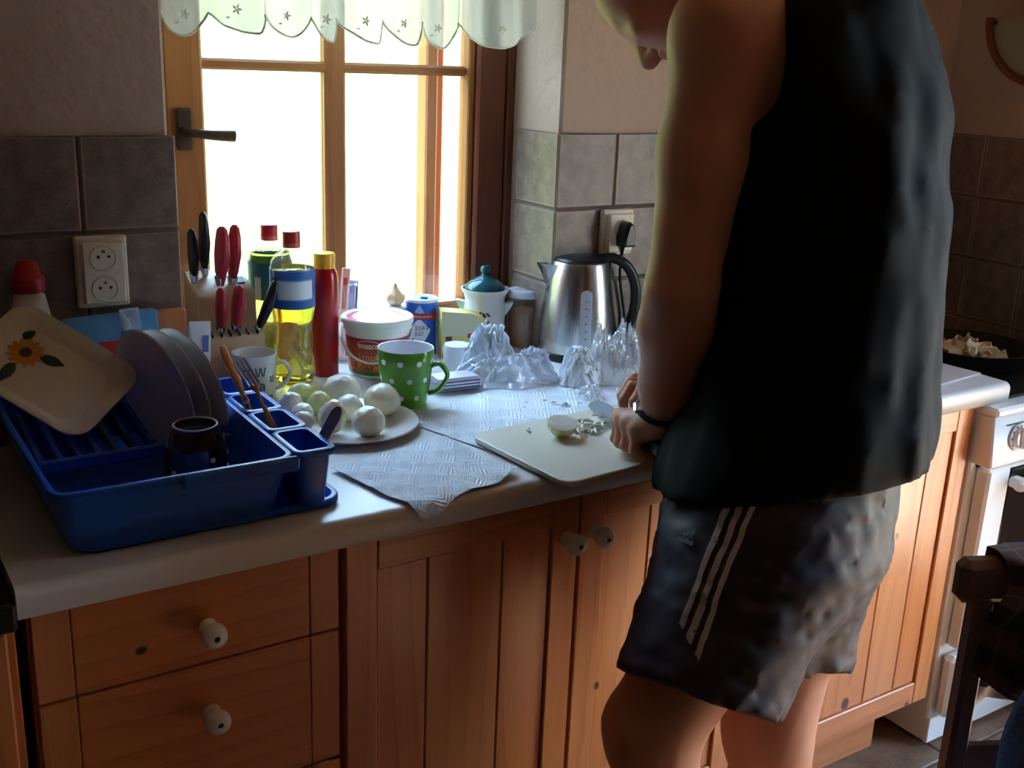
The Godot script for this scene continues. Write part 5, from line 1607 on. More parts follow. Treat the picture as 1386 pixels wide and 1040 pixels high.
	var st := [
		[[Vector3(0.390, 0.935, 0.928), Vector3(0.367, 0.885, 0.930), Vector3(0.343, 0.828, 0.935), Vector3(0.320, 0.773, 0.939)], [Vector3(0.400, 0.933, 0.935), Vector3(0.376, 0.884, 0.937), Vector3(0.351, 0.826, 0.941), Vector3(0.327, 0.767, 0.946)]],
		[[Vector3(0.408, 0.934, 0.940), Vector3(0.384, 0.881, 0.943), Vector3(0.357, 0.820, 0.947), Vector3(0.331, 0.759, 0.952)], [Vector3(0.417, 0.934, 0.946), Vector3(0.393, 0.882, 0.949), Vector3(0.366, 0.819, 0.954), Vector3(0.339, 0.751, 0.960)]],
		[[Vector3(0.428, 0.938, 0.952), Vector3(0.401, 0.882, 0.954), Vector3(0.372, 0.813, 0.960), Vector3(0.345, 0.743, 0.967)], [Vector3(0.437, 0.939, 0.957), Vector3(0.410, 0.882, 0.960), Vector3(0.381, 0.813, 0.965), Vector3(0.352, 0.737, 0.974)]]]
	for q in st:
		var rows := []
		var a := curve(q[0], 12); var b := curve(q[1], 12)
		for i in a.size():
			var row := PackedVector3Array()
			for j in 5: row.append(s.land(a[i].lerp(b[i], j / 4.0), -L) + L * 0.0016)
			rows.append(row)
		var mb := MB.new()
		mb.rows(rows, false)
		put("stripe", mb.done(false), pale, shorts)
	# woven mark on the front of the thigh
	var lx := (Vector3(0.332, 0.861, 0.916) - Vector3(0.309, 0.872, 0.897)).normalized()
	var nrm := lx.cross(Vector3.UP).normalized()
	if nrm.dot(L) < 0: nrm = -nrm
	var up := nrm.cross(lx)
	var base := s.land(Vector3(0.321, 0.867, 0.906), -L)
	nrm = s.slope(base)
	lx = (lx - nrm * lx.dot(nrm)).normalized()
	up = nrm.cross(lx)
	base += nrm * 0.0035
	var bs := Basis(lx, up, lx.cross(up))
	put("lettering", letters("adidas", 0.0105, 0.0008, true), mat(rgb(120, 112, 112), 0.6), shorts, Transform3D(bs, base))
	var lm := MB.new()
	for i in 3:
		var x := -0.006 + 0.0075 * i
		lm.slab(PackedVector2Array([Vector2(x - 0.004, 0.006), Vector2(x + 0.001, 0.006), Vector2(x + 0.001 + 0.0015 * i, 0.010 + 0.004 * i), Vector2(x - 0.003 + 0.001 * i, 0.010 + 0.004 * i)]), 0.0008, Transform3D(bs, base))
	put("mark", lm.done(), mat(rgb(96, 88, 90), 0.6), shorts).set_meta("kind", "stuff")
	# bracelet
	var ax := (wrist - elbow).normalized()
	var br := []
	var e1 := ax.cross(Vector3.UP).normalized(); var e2 := ax.cross(e1)
	for i in 25:
		var t := TAU * i / 24.0
		br.append(wrist - ax * 0.022 + e1 * cos(t) * 0.037 + e2 * sin(t) * 0.036)
	put("bracelet", tube_mesh(br, 0.0042, 8, Vector2(1.7, 0.8)), mat(rgb(24, 20, 20), 0.4), me, Transform3D(Basis.IDENTITY, -me.position))
	put("bracelet_clasp", box_mesh(Vector3(0.016, 0.024, 0.008), 0.003), M.bright_steel, me, axes(e1, e2, wrist - ax * 0.022 + (-e1 * 0.6 - e2 * 0.0 + Vector3(0.02, -0.01, 0.03)).normalized() * 0.038 - me.position))

func head_skin(b: MB, F: Vector3, L: Vector3) -> void:
	var c := Vector3(0.602, 1.628, 0.584)
	var u := (F * 0.90 + Vector3.UP * 0.43).normalized()      # towards the crown
	var w := (F * 0.43 - Vector3.UP * 0.90).normalized()      # out of the face
	var f := Field.new(c - Vector3(0.17, 0.17, 0.17), c + Vector3(0.17, 0.17, 0.17), 0.0045)
	f.cone(c + u * 0.035 - w * 0.022, c + u * 0.028 + w * 0.012, 0.082, 0.080, 0.02)
	f.cone(c - u * 0.015 + w * 0.022, c - u * 0.085 + w * 0.050, 0.064, 0.034, 0.03)
	f.cone(c - u * 0.06 + w * 0.01, c - u * 0.09 - w * 0.02, 0.056, 0.056, 0.03)
	for s in [-1.0, 1.0]:
		f.cone(c + u * 0.018 + w * 0.078 + L * 0.012 * s, c + u * 0.014 + w * 0.070 + L * 0.042 * s, 0.012, 0.010, 0.012)
		f.cone(c - u * 0.022 + w * 0.066 + L * 0.036 * s, c - u * 0.03 + w * 0.055 + L * 0.05 * s, 0.02, 0.02, 0.02)
		f.cone(c - u * 0.002 + w * 0.070 + L * 0.031 * s, c - u * 0.003 + w * 0.070 + L * 0.033 * s, 0.0125, 0.0125, 0.004)
		f.cone(c + u * 0.018 - w * 0.012 + L * 0.080 * s, c - u * 0.028 - w * 0.004 + L * 0.078 * s, 0.013, 0.009, 0.008)
		f.cone(c - u * 0.040 + w * 0.090 + L * 0.010 * s, c - u * 0.041 + w * 0.088 + L * 0.013 * s, 0.008, 0.007, 0.006)
	f.cone(c + u * 0.010 + w * 0.082, c - u * 0.034 + w * 0.106, 0.010, 0.0145, 0.012)
	f.cone(c - u * 0.060 + w * 0.083 + L * 0.018, c - u * 0.060 + w * 0.083 - L * 0.018, 0.0065, 0.0065, 0.006)
	f.cone(c - u * 0.071 + w * 0.081 + L * 0.015, c - u * 0.071 + w * 0.081 - L * 0.015, 0.0070, 0.0070, 0.006)
	f.cone(c - u * 0.098 + w * 0.068, c - u * 0.096 + w * 0.066, 0.020, 0.020, 0.02)
	f.skin(b)

func finger(f: Field, pts: Array, r0: float, r1: float) -> void:
	for i in pts.size() - 1:
		var n := pts.size() - 1.0
		f.cone(pts[i], pts[i + 1], lerpf(r0, r1, i / n), lerpf(r0, r1, (i + 1) / n), 0.004)

func left_hand(b: MB, wrist: Vector3) -> void:
	# a fist round the knife handle: a along the knife, u up, s outwards
	var a := Vector3(0.285, -0.048, -0.957).normalized()
	var s := Vector3(-0.955, 0, -0.285)
	var u := s.cross(a).normalized()
	if u.y < 0: u = -u
	var h := Vector3(0.592, 0.938, 0.626)
	var f := Field.new(h - Vector3(0.10, 0.08, 0.11), h + Vector3(0.11, 0.10, 0.11), 0.003)
	var mcp := []
	for i in 4:
		var p := h + a * (0.034 - 0.0215 * i)
		var k: float = [0.0, 0.003, 0.001, -0.004][i]
		var m := p + s * (0.027 + k) + u * (0.024 + k)
		mcp.append(m)
		var r: float = [0.0094, 0.0097, 0.0093, 0.0084][i]
		finger(f, [m, p + s * (0.031 + k) - u * 0.012, p + s * 0.008 - u * 0.026, p - s * 0.017 - u * 0.012], r * 1.08, r * 0.9)
		f.cone(m, m + u * 0.001, r * 1.22, r * 1.22, 0.005)
	for i in 4:
		f.cone(mcp[i], wrist + s * 0.004 + a * (0.012 - 0.008 * i), 0.0125, 0.019, 0.012)
		f.cone(mcp[i] - u * 0.010 - s * 0.006, wrist - s * 0.006 - u * 0.012, 0.010, 0.015, 0.012)
	f.cone(wrist, wrist + (wrist - h) * 0.25, 0.029, 0.030, 0.02)
	# thumb along the back of the blade
	var tb := wrist - u * 0.020 - s * 0.018 + a * 0.022
	f.cone(wrist - s * 0.006, tb, 0.018, 0.0145, 0.012)
	finger(f, [tb, h + a * 0.028 + u * 0.026 - s * 0.010, h + a * 0.060 + u * 0.018 - s * 0.002, h + a * 0.082 + u * 0.012 + s * 0.003], 0.0130, 0.0092)
	f.skin(b)

func right_hand(b: MB, wrist: Vector3) -> void:
	# holds the half onion down with bent fingers
	var d := Vector3(-0.96, 0.0, -0.26).normalized()
	var side := Vector3(-0.26, 0, 0.96)
	var f := Field.new(wrist + Vector3(-0.20, -0.09, -0.13), wrist + Vector3(0.05, 0.06, 0.10), 0.003)
	var palm := wrist + d * 0.072 + Vector3(0, 0.004, 0)
	for i in 4:
		var m: Vector3 = palm + side * (0.030 - 0.020 * i) + d * [0.0, 0.006, 0.003, -0.006][i]
		f.cone(m, wrist + side * (0.012 - 0.008 * i), 0.0125, 0.018, 0.012)
		var l: float = [0.9, 1.0, 0.95, 0.75][i]
		finger(f, [m, m + d * 0.036 * l + Vector3(0, 0.004, 0), m + d * 0.050 * l + Vector3(0, -0.020 * l, 0), m + d * 0.047 * l + Vector3(0, -0.040 * l, 0)], 0.0098, 0.0078)
	f.cone(wrist, wrist - d * 0.03, 0.028, 0.030, 0.02)
	f.cone(wrist + d * 0.02 - Vector3(0, 0.006, 0), palm - d * 0.01 - Vector3(0, 0.012, 0), 0.02, 0.016, 0.012)
	finger(f, [wrist + d * 0.025 + side * 0.022 - Vector3(0, 0.010, 0), wrist + d * 0.062 + side * 0.038 - Vector3(0, 0.022, 0), wrist + d * 0.090 + side * 0.034 - Vector3(0, 0.032, 0)], 0.0130, 0.0088)
	f.skin(b)

# ------------------------------------------------------------------ paper, board, onions, bags
func paper_mat() -> StandardMaterial3D:
	var m := mat(rgb(236, 240, 244), 0.9)
	m.heightmap_enabled = true
	m.heightmap_texture = emboss(256)
	m.heightmap_scale = 0.14
	return m

func onion(n: String, label: String, at: Vector3, r: float, sq: float, turn: Vector3, m: Material, group := "peeled onions heaped on the plate") -> Node3D:
	var o := thing(n, label, "onion", at, group)
	o.rotation = turn
	put("flesh", blown(resample([Vector2(0, -0.92 * sq * r), Vector2(r * 0.30, -0.90 * sq * r), Vector2(r * 0.55, -0.80 * sq * r), Vector2(r * 0.86, -0.48 * sq * r), Vector2(r, 0.0), Vector2(r * 0.90, 0.45 * sq * r), Vector2(r * 0.62, 0.80 * sq * r), Vector2(r * 0.34, 1.0 * sq * r), Vector2(r * 0.24, 1.08 * sq * r), Vector2(0, 1.06 * sq * r)], r * 0.12), 36, func(a: float, y: float) -> float: return 1.0 + 0.022 * sin(a * 9.0) + 0.03 * sin(a * 2.0 + r * 400.0)), m, o)
	put("root_end", lathe_mesh([Vector2(0, -0.95 * sq * r), Vector2(r * 0.2, -0.93 * sq * r), Vector2(r * 0.26, -0.88 * sq * r)], 16), M.onion_root, o)
	return o

func crumple(rx: float, rz: float, peaks: Array, sd: int, rough: float, n := 48) -> ArrayMesh:
	# a crushed film: a sheet heaped up over an oval; peaks are (x, z, height, width)
	var na := noise(1.0, 3, sd); var nb := noise(1.0, 2, sd + 4)
	na.fractal_type = FastNoiseLite.FRACTAL_RIDGED
	var b := MB.new()
	b.sheet(n, n, func(q: float, v: float) -> Vector3:
		var x := q * 2.0 - 1.0; var z := v * 2.0 - 1.0
		var rd := maxf(absf(x), absf(z))
		var an := atan2(z, x)
		var ed := 1.0 + 0.20 * nb.get_noise_2d(cos(an) * 1.6, sin(an) * 1.6)
		var px := cos(an) * rd * ed; var pz := sin(an) * rd * ed
		var y := 0.0
		for k in peaks:
			var ox: float = px - k[0]; var oz: float = pz - k[1]
			var dd: float = sqrt(ox * ox + oz * oz) / k[3]
			var fold := nb.get_noise_3d(ox / (absf(dd) * k[3] + 0.08) * 2.4 + sd, oz / (absf(dd) * k[3] + 0.08) * 2.4, dd * 0.5)
			y = maxf(y, k[2] * exp(-dd * dd * 0.9) * (1.0 + rough * fold * smoothstep(0.1, 0.6, dd)))
		y *= smoothstep(1.0, 0.72, rd)
		y += rough * 0.012 * (na.get_noise_2d(px * 2.2 + 3.0, pz * 2.2) * 0.5 + 0.35) * smoothstep(1.0, 0.8, rd)
		y += 0.0045 * nb.get_noise_2d(px * 10.0, pz * 10.0) * smoothstep(1.0, 0.7, rd)
		return Vector3(px * rx + 0.006 * nb.get_noise_2d(px * 5.0 + 5.0, y * 60.0), maxf(y, 0.0) + 0.001, pz * rz + 0.006 * nb.get_noise_2d(y * 60.0, pz * 5.0 + 7.0)), 0.0003)
	return b.done(false)

func chopping() -> void:
	M.onion_a = mat(rgb(236, 226, 196), 0.22)
	M.onion_b = mat(rgb(214, 214, 150), 0.22)
	M.onion_c = mat(rgb(240, 234, 216), 0.22)
	M.onion_root = mat(rgb(190, 140, 120), 0.6)
	for k in ["onion_a", "onion_b", "onion_c"]:
		M[k].backlight_enabled = true
		M[k].backlight = Color(0.25, 0.25, 0.16)
	# two sheets of kitchen paper
	var pm := paper_mat()
	var drape := func(p: Vector3, lift: float) -> Vector3:
		var over := maxf(0.0, p.z - (ZF - 0.012))
		return Vector3(p.x, p.y + lift - over * over * 14.0, p.z)
	var na := noise(1.0, 2, 90)
	var quad_pt := func(a: Vector2, b: Vector2, c: Vector2, d: Vector2, q: float, v: float) -> Vector2: return a.lerp(b, q).lerp(d.lerp(c, q), v)
	var b := MB.new()
	b.sheet(46, 46, func(q: float, v: float) -> Vector3:
		var p: Vector2 = quad_pt.call(Vector2(0.350, 0.262), Vector2(0.76, 0.10), Vector2(0.90, 0.44), Vector2(0.445, 0.615), q, v)
		return drape.call(Vector3(p.x, YC, p.y), 0.0012 + 0.0016 * absf(na.get_noise_2d(p.x * 9.0, p.y * 9.0))), 0.0006)
	pm.uv1_scale = Vector3(5, 5, 5)
	tag(put("kitchen_paper", b.done(false), pm), "large embossed white kitchen paper sheet lying under the cutting board", "paper towel")
	b = MB.new()
	b.sheet(40, 40, func(q: float, v: float) -> Vector3:
		var p: Vector2 = quad_pt.call(Vector2(0.140, 0.425), Vector2(0.352, 0.378), Vector2(0.388, 0.575), Vector2(0.183, 0.632), q, v)
		p += Vector2(0.006 * sin(v * 9.0), 0.005 * sin(q * 11.0)) * smoothstep(0.3, 1.0, v)
		return drape.call(Vector3(p.x, YC, p.y), 0.0042 + 0.004 * absf(na.get_noise_2d(p.x * 12.0, p.y * 12.0)) + 0.010 * pow(smoothstep(0.7, 1.0, q), 2.0) * (0.5 + 0.5 * sin(v * 7.0))), 0.0006)
	var pm2: StandardMaterial3D = pm.duplicate()
	pm2.uv1_scale = Vector3(3, 3, 3)
	tag(put("kitchen_paper", b.done(false), pm2), "smaller square of kitchen paper overhanging the worktop's front edge beside the dish rack", "paper towel")
	# cutting board
	var bd := MB.new()
	var ring := rrect(-0.19, 0.19, -0.130, 0.130, 0.024, 0.0, 6)
	var ring2 := rrect(-0.188, 0.188, -0.128, 0.128, 0.023, 0.0, 6)
	var lv := func(r: PackedVector3Array, y: float) -> PackedVector3Array:
		var o := PackedVector3Array()
		for p in r: o.append(p + Vector3(0, y, 0))
		return o
	var rr := [lv.call(ring2, 0.0), lv.call(ring, 0.0015), lv.call(ring, 0.0085), lv.call(ring2, 0.0100)]
	bd.rows(rr, true, [0, 0, 1])
	bd.fan(rr[0], Vector3.ZERO, true)
	bd.fan(rr[3], Vector3(0, 0.0100, 0))
	var cb := put("cutting_board", bd.done(), mat(rgb(226, 218, 196), 0.4), null, Transform3D(Basis(Vector3.UP, 0.075), Vector3(0.598, YC + 0.0045, 0.522)))
	tag(cb, "cream plastic cutting board lying on kitchen paper under the man's hands", "cutting board")
	var yb := YC + 0.0146
	# half onion, cut face up
	var ho := thing("onion_half", "halved onion lying cut face up on the cutting board, left of the knife", "onion", Vector3(0.533, yb, 0.484))
	ho.rotation = Vector3(0.22, 0, 0.06)
	put("flesh", lathe_mesh([Vector2(0, 0.0005), Vector2(0.007, 0.001), Vector2(0.016, 0.006), Vector2(0.0235, 0.015), Vector2(0.0262, 0.025), Vector2(0.0255, 0.0265)], 36), M.onion_b, ho)
	put("cut_face", lathe_mesh([Vector2(0, 0.0262), Vector2(0.006, 0.0264), Vector2(0.0065, 0.0258), Vector2(0.012, 0.0264), Vector2(0.0125, 0.0258), Vector2(0.018, 0.0264), Vector2(0.0185, 0.0258), Vector2(0.0242, 0.0265), Vector2(0.0258, 0.0262)], 36), M.onion_c, ho)
	var oh := thing("onion_half", "half onion being sliced under the man's fingers beside the knife blade", "onion", Vector3(0.672, yb, 0.462))
	put("flesh", lathe_mesh([Vector2(0, 0), Vector2(0.027, 0), Vector2(0.0275, 0.004), Vector2(0.024, 0.016), Vector2(0.014, 0.0235), Vector2(0, 0.026)], 32), M.onion_c, oh)
	# slivers
	var bs := []
	for k in 3:
		b = MB.new()
		b.tube(curve([Vector3(-0.010 - 0.003 * k, 0.0022, 0.004), Vector3(0, 0.0030, 0), Vector3(0.010 + 0.002 * k, 0.0022, 0.005)], 5), [0.0012, 0.002, 0.0024, 0.0026, 0.0027, 0.0028, 0.0027, 0.0026, 0.0023, 0.0018, 0.0010], 7)
		bs.append(b.done())
	for k in 26:
		var sx := rng.randf()
		var at := Vector3(lerpf(0.560, 0.650, sx), yb + rng.randf() * 0.004 + (0.006 if k > 16 and sx > 0.4 else 0.0), 0.478 + rng.randf_range(-0.022, 0.024) - 0.01 * sx)
		var sv := put("onion_sliver", bs[k % 3], [M.onion_a, M.onion_c, M.onion_c][k % 3], null, Transform3D(Basis(Vector3.UP, rng.randf_range(-0.7, 0.9)), at))
		tag(sv, "thin sliver of chopped onion on the cutting board between the onion half and the hand", "onion sliver", "chopped onion slivers on the board")
	var lone := put("onion_sliver", bs[0], M.onion_c, null, Transform3D(Basis(Vector3.UP, 1.2), Vector3(0.495, yb, 0.440)))
	tag(lone, "lone onion sliver on the cutting board left of the halved onion", "onion sliver", "")
	# knife
	var kn := thing("chef_knife", "knife with a broad steel blade and dark handle in the man's left hand", "knife", Vector3(0.592, 0.938, 0.626))
	var a := Vector3(0.285, -0.048, -0.957).normalized()
	var kx := axes(a, Vector3.UP - a * a.y)
	kn.basis = kx.basis
	b = MB.new()
	b.slab(PackedVector2Array([Vector2(0.055, -0.024), Vector2(0.055, 0.014), Vector2(0.15, 0.013), Vector2(0.20, 0.007), Vector2(0.236, -0.006), Vector2(0.249, -0.0155), Vector2(0.225, -0.0205), Vector2(0.18, -0.023)]), 0.0022, Transform3D(Basis.IDENTITY, Vector3(0, 0, -0.0011)), 0.0008)
	put("blade", b.done(), M.blade, kn)
	put("bolster", box_mesh(Vector3(0.014, 0.024, 0.014), 0.003), M.bright_steel, kn, Transform3D(Basis.IDENTITY, Vector3(0.051, 0.0, 0)))
	b = MB.new()
	b.tube([Vector3(0.047, 0.002, 0), Vector3(0.0, 0.0, 0), Vector3(-0.04, 0.001, 0), Vector3(-0.062, -0.002, 0), Vector3(-0.074, -0.005, 0)], [0.0100, 0.0105, 0.0108, 0.012, 0.0085], 14, true, Vector2(0.8, 1.15))
	put("handle", b.done(), M.black_plastic, kn)
	put("rivet", lathe_mesh([Vector2(0, 0), Vector2(0.003, 0), Vector2(0.0025, 0.0008), Vector2(0, 0.001)], 12), M.bright_steel, kn, Transform3D(Basis(Vector3.RIGHT, PI / 2), Vector3(-0.058, -0.001, 0.0092)))
	# plate of peeled onions
	var pl := thing("onion_plate", "white plate heaped with peeled onions in front of the green mug", "plate", Vector3(0.252, YC, 0.248))
	put("plate_body", lathe_mesh(plate_prof(0.121, 0.013), 64), M.ceramic, pl)
	var yp := YC + 0.005
	onion("peeled_onion", "large peeled onion with a dark stem stub at the back of the plate", Vector3(0.276, yp + 0.034, 0.163), 0.034, 0.86, Vector3(0.5, 0.4, 0.2), M.onion_c)
	onion("peeled_onion", "big peeled onion with a flat cut top at the right of the plate", Vector3(0.322, yp + 0.030, 0.232), 0.0345, 0.82, Vector3(0.15, 1.0, -0.25), M.onion_a)
	onion("peeled_onion", "peeled onion lying on its side in the middle of the plate", Vector3(0.262, yp + 0.023, 0.228), 0.0245, 0.95, Vector3(0.2, 0.6, 1.2), M.onion_c)
	onion("peeled_onion", "knobbly peeled onion at the front edge of the plate", Vector3(0.256, yp + 0.026, 0.316), 0.0275, 1.12, Vector3(0.2, 0.5, 1.35), M.onion_a)
	onion("peeled_onion", "upright peeled onion with a pinkish top behind the table knife", Vector3(0.205, yp + 0.030, 0.282), 0.0250, 1.15, Vector3(0.12, 0.2, -0.1), M.onion_a)
	onion("peeled_onion", "small greenish peeled onion on the left half of the plate", Vector3(0.222, yp + 0.024, 0.188), 0.0230, 0.96, Vector3(0.1, 0, 0.15), M.onion_b)
	onion("peeled_onion", "small white peeled onion half hidden behind the cutlery cells", Vector3(0.172, yp + 0.025, 0.232), 0.0205, 1.0, Vector3(0.4, 1.0, 0.9), M.onion_c)
	onion("peeled_onion", "white peeled onion just behind the steel table knife blade", Vector3(0.158, yp + 0.026, 0.270), 0.0180, 1.0, Vector3(0.1, 0.3, 0.6), M.onion_c)
	onion("peeled_onion", "long pale yellow-green onion at the back left of the plate", Vector3(0.208, yp + 0.031, 0.140), 0.0205, 1.35, Vector3(0.0, 0.35, 1.45), M.onion_b)
	onion("peeled_onion", "white peeled onion at the back left rim near the oil bottle", Vector3(0.170, yp + 0.032, 0.188), 0.0205, 1.0, Vector3(0.1, 0.3, 0.3), M.onion_c)
	# plastic bags and wrapping
	var film := glassy(Color(0.93, 0.96, 1.0), 0.40, 0.14)
	var film2 := glassy(Color(0.95, 0.95, 0.96), 0.20, 0.10)
	tag(put("plastic_bag", crumple(0.112, 0.075, [[-0.28, -0.25, 0.098, 0.42], [0.55, -0.1, 0.052, 0.40], [0.0, 0.15, 0.045, 0.85], [0.86, -0.15, 0.055, 0.14]], 101, 0.9, 84), film, null, Transform3D(Basis(Vector3.UP, -0.38), Vector3(0.655, YC + 0.003, 0.118))), "crumpled translucent white plastic bag in front of the kettle and yellow carton", "plastic bag")
	tag(put("plastic_bag", crumple(0.072, 0.068, [[-0.35, -0.3, 0.072, 0.5], [0.45, 0.0, 0.078, 0.5], [0.0, 0.5, 0.03, 0.6]], 207, 1.3, 76), film2, null, Transform3D(Basis(Vector3.UP, 0.4), Vector3(0.868, YC + 0.003, 0.212))), "clear crumpled plastic bag close to the man's forearm, right of the white bag", "plastic bag")
	var pm3 := mat(rgb(232, 234, 240), 0.9)
	tag(put("crumpled_paper", crumple(0.045, 0.045, [[-0.15, -0.1, 0.070, 0.85], [0.3, 0.3, 0.045, 0.6]], 311, 0.45, 40), pm3, null, Transform3D(Basis(Vector3.UP, 0.2), Vector3(0.778, YC + 0.003, 0.208))), "rounded heap of crumpled white paper between the two plastic bags", "paper")
	tag(put("paper_scrap", crumple(0.034, 0.028, [[0.0, 0.0, 0.016, 0.6]], 411, 1.0, 24), film2, null, Transform3D(Basis(Vector3.UP, 0.9), Vector3(0.735, YC + 0.003, 0.300))), "small torn scrap of clear wrapping just behind the knife tip", "wrapper")
	var fp := thing("foil_pack", "silver foil pack with printed lines lying beside the green mug's handle", "foil pack", Vector3(0.530, YC + 0.002, 0.128))
	fp.rotation.y = -0.10
	put("wrapper", box_mesh(Vector3(0.098, 0.026, 0.055), 0.006), mat(rgb(196, 200, 214), 0.28, 0.55), fp, Transform3D(Basis.IDENTITY, Vector3(0, 0.0135, 0)))
	for i in 3:
		put("print_band", box_mesh(Vector3(0.080, 0.0028, 0.0006), 0.0002), mat(rgb(66, 62, 110), 0.4), fp, Transform3D(Basis.IDENTITY, Vector3(0.004, 0.008 + 0.006 * i, 0.0277)))
	var tb := thing("plastic_tub", "small white plastic tub with a pink mark behind the white plastic bag", "tub", Vector3(0.604, YC, 0.012))
	put("tub_body", lathe_mesh([Vector2(0, 0), Vector2(0.026, 0), Vector2(0.0275, 0.003), Vector2(0.030, 0.046), Vector2(0.027, 0.054), Vector2(0, 0.056)], 32), mat(rgb(228, 226, 232), 0.35), tb)
	put("pink_mark", lathe_mesh([Vector2(0, 0), Vector2(0.005, 0), Vector2(0.0045, 0.0008), Vector2(0, 0.001)], 14), mat(rgb(214, 70, 110), 0.4), tb, axes(Vector3.UP, Vector3(0.1, 0.15, 1.0), Vector3(0.005, 0.047, 0.0290)))
	# flakes of dry skin on the paper
	var fl := MB.new()
	fl.sheet(5, 4, func(q: float, v: float) -> Vector3: return Vector3((q - 0.5) * 0.011, 0.002 + 0.002 * sin(q * 5.0) * sin(v * 3.0), (v - 0.5) * 0.006), 0.0003)
	var flm := fl.done(false)
	var fs := [Vector2(0.648, 0.300), Vector2(0.662, 0.318), Vector2(0.655, 0.325), Vector2(0.583, 0.299), Vector2(0.602, 0.276), Vector2(0.640, 0.282), Vector2(0.566, 0.310), Vector2(0.690, 0.325)]
	for k in fs.size():
		var q := put("onion_flake", flm, mat(rgb(150, 112, 88), 0.7), null, Transform3D(Basis(Vector3.UP, k * 1.3).scaled(Vector3.ONE * [0.9, 1.3, 1.0, 0.4, 0.5, 0.8, 0.35, 0.6][k]), Vector3(fs[k].x, YC + 0.0035, fs[k].y)))
		tag(q, "tiny brown flake of dry onion skin on the kitchen paper behind the board", "onion skin", "dry onion skin flakes on the paper")
	# pale sheet at the stove end
	b = MB.new()
	b.box(Vector3(0, 0.0022, 0), Vector3(0.42, 0.0044, 0.26), 0.001)
	tag(put("plastic_mat", b.done(), mat(rgb(226, 216, 214), 0.35), null, Transform3D(Basis(Vector3.UP, 0.10), Vector3(1.40, YC + 0.0003, 0.43))), "thin pale mat lying on the worktop at the stove end behind the man", "mat")

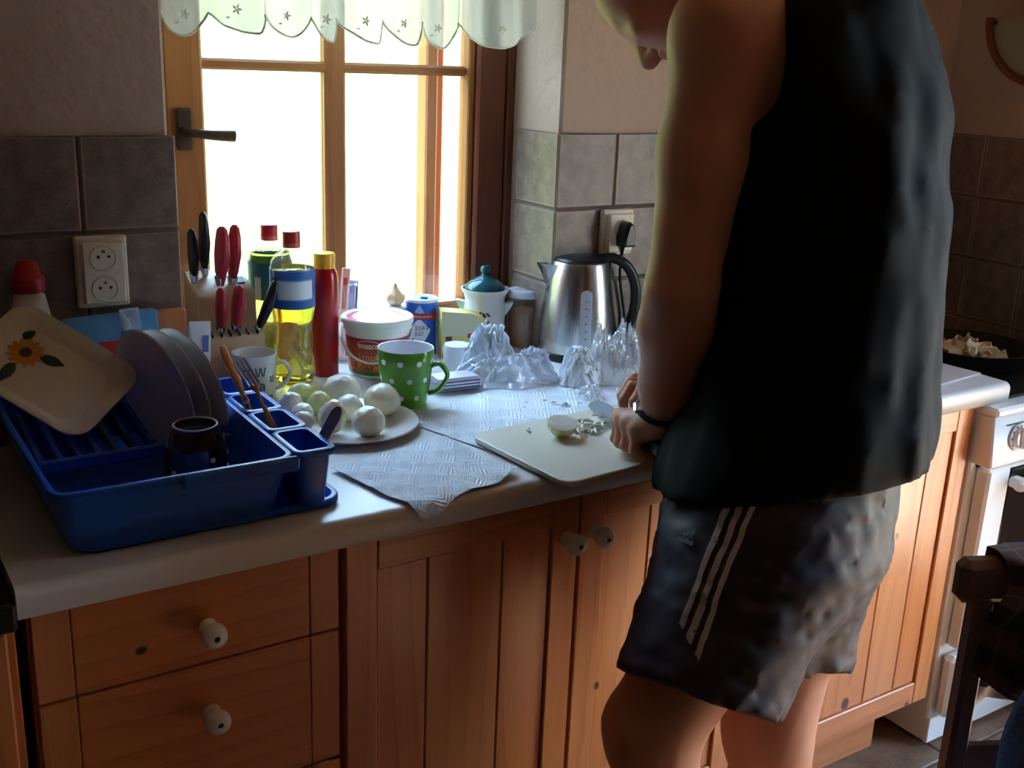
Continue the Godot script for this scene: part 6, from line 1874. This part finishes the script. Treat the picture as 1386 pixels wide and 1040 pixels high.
# ------------------------------------------------------------------ chair with clothes, near the camera
func chair_with_clothes() -> void:
	var A := Vector3(0.605, 0, 1.2)
	var d := Vector3(0.902, 0, 0.431)
	var n := Vector3(-0.431, 0, 0.902)
	var ch := thing("wooden_chair", "brown wooden chair at the lower right, its back hung with clothes", "chair", A)
	var xf := Transform3D(Basis(d, Vector3.UP, n), Vector3.ZERO)
	var wood := mat(rgb(122, 92, 80), 0.4)
	var add := func(nm: String, c: Vector3, s: Vector3, bev: float) -> void:
		var b := MB.new()
		b.box(c, s, bev)
		put(nm, b.done(), wood, ch, xf)
	add.call("top_rail", Vector3(0.215, 0.936, 0), Vector3(0.43, 0.056, 0.030), 0.009)
	add.call("back_post", Vector3(0.036, 0.456, 0), Vector3(0.026, 0.912, 0.026), 0.005)
	add.call("back_post", Vector3(0.394, 0.456, 0), Vector3(0.026, 0.912, 0.026), 0.005)
	add.call("mid_rail", Vector3(0.215, 0.68, 0), Vector3(0.34, 0.05, 0.018), 0.004)
	add.call("seat", Vector3(0.215, 0.448, 0.205), Vector3(0.42, 0.028, 0.40), 0.008)
	add.call("leg", Vector3(0.036, 0.217, 0.385), Vector3(0.034, 0.434, 0.034), 0.005)
	add.call("leg", Vector3(0.394, 0.217, 0.385), Vector3(0.034, 0.434, 0.034), 0.005)
	# plaid shirt over the rail
	var im := Image.create(128, 128, false, Image.FORMAT_RGB8)
	for y in 128:
		for x in 128:
			var c := rgb(92, 64, 56)
			var fx := (x / 64.0) - floorf(x / 64.0); var fy := (y / 64.0) - floorf(y / 64.0)
			if fx > 0.5: c = c.lerp(rgb(30, 24, 34), 0.62)
			if fy > 0.5: c = c.lerp(rgb(26, 22, 34), 0.62)
			if absf(fx - 0.25) < 0.03 or absf(fy - 0.25) < 0.03: c = c.lerp(rgb(150, 110, 84), 0.5)
			im.set_pixel(x, y, c)
	var plaid := tex(mat(Color.WHITE, 0.85), ImageTexture.create_from_image(im))
	plaid.uv1_scale = Vector3(2.2, 2.2, 1)
	var nz := noise(1.0, 2, 77)
	var b := MB.new()
	b.sheet(30, 44, func(q: float, v: float) -> Vector3:
		var y: float; var off: float; var t: float
		var t0 := 0.046
		if v < 0.25:
			y = lerpf(0.80, 0.968, v / 0.25); off = -0.024
		elif v < 0.33:
			y = 0.968 + 0.004 * sin((v - 0.25) / 0.08 * PI); off = lerpf(-0.024, 0.024, (v - 0.25) / 0.08)
		else:
			var w := (v - 0.33) / 0.67
			y = lerpf(0.968, 0.838 - 0.28 * q * (1.0 - 0.4 * q), w); off = 0.024 + 0.016 * sin(w * 2.2) + 0.012 * w * sin(q * 13.0)
			t0 = lerpf(0.046, 0.008, smoothstep(0.1, 0.85, w)) + 0.004 * sin(w * 9.0)
		t = t0 + (0.40 - t0) * q
		return A + d * t + n * (off + 0.008 * nz.get_noise_2d(q * 6.0, v * 5.0)) + Vector3(0, y, 0), 0.0018)
	var sh := put("plaid_shirt", b.done(false), plaid)
	tag(sh, "dark brown plaid shirt hung over the chair's top rail", "shirt")
	# jeans hanging in front of the shirt
	var dn := mat(Color.WHITE, 0.85)
	dn.albedo_texture = noise_tex(0.08, rgb(52, 78, 124), rgb(92, 122, 168), 21)
	dn.uv1_scale = Vector3(3, 3, 3)
	b = MB.new()
	var rr := []
	for i in 25:
		var v := i / 24.0
		var y := lerpf(0.965, 0.475, v)
		var cx := lerpf(0.160, 0.075, pow(v, 0.8)); var rx := 0.082 + 0.012 * sin(v * 5.0)
		var ring := PackedVector3Array()
		for j in 26:
			var t := TAU * j / 26.0
			var k := 1.0 + 0.10 * sin(t * 3.0 + v * 8.0) + 0.05 * sin(t * 5.0 - v * 13.0)
			ring.append(A + d * (cx + cos(t) * rx * k) + n * (0.114 + sin(t) * 0.034 * k) + Vector3(0, y, 0))
		rr.append(ring)
	b.rows(rr, true)
	b.fan(rr[0], A + d * 0.160 + n * 0.114 + Vector3(0, 0.965, 0), true)
	var jn := thing("jeans", "faded blue jeans hanging over the plaid shirt on the chair", "jeans", A)
	put("leg", b.done(), dn, jn, Transform3D(Basis.IDENTITY, -A))
	put("waistband", tube_mesh([A + d * 0.08 + n * 0.074 + Vector3(0, 0.972, 0) - A, A + d * 0.24 + n * 0.074 + Vector3(0, 0.972, 0) - A], 0.012, 10, Vector2(3.4, 0.6)), dn, jn)
	# blue cloth with a pale hem behind the rail
	var cl := thing("blue_cloth", "blue cloth with a silvery white hem hanging behind the chair back", "cloth", A)
	b = MB.new()
	b.sheet(16, 20, func(q: float, v: float) -> Vector3: return d * lerpf(lerpf(0.075, 0.055, v), 0.38, q) + n * (-0.036 - 0.02 * v + 0.010 * sin(q * 17.0) * v) + Vector3(0, lerpf(0.966, 0.757, v), 0), 0.002)
	put("cloth_body", b.done(false), dn, cl)
	b = MB.new()
	b.sheet(16, 5, func(q: float, v: float) -> Vector3: return d * lerpf(0.055 - 0.006 * v, 0.38, q) + n * (-0.056 + 0.011 * sin(q * 17.0 + v)) + Vector3(0, lerpf(0.759, 0.727, v) + 0.003 * sin(q * 40.0), 0), 0.002)
	put("hem", b.done(false), mat(rgb(206, 208, 214), 0.5), cl)
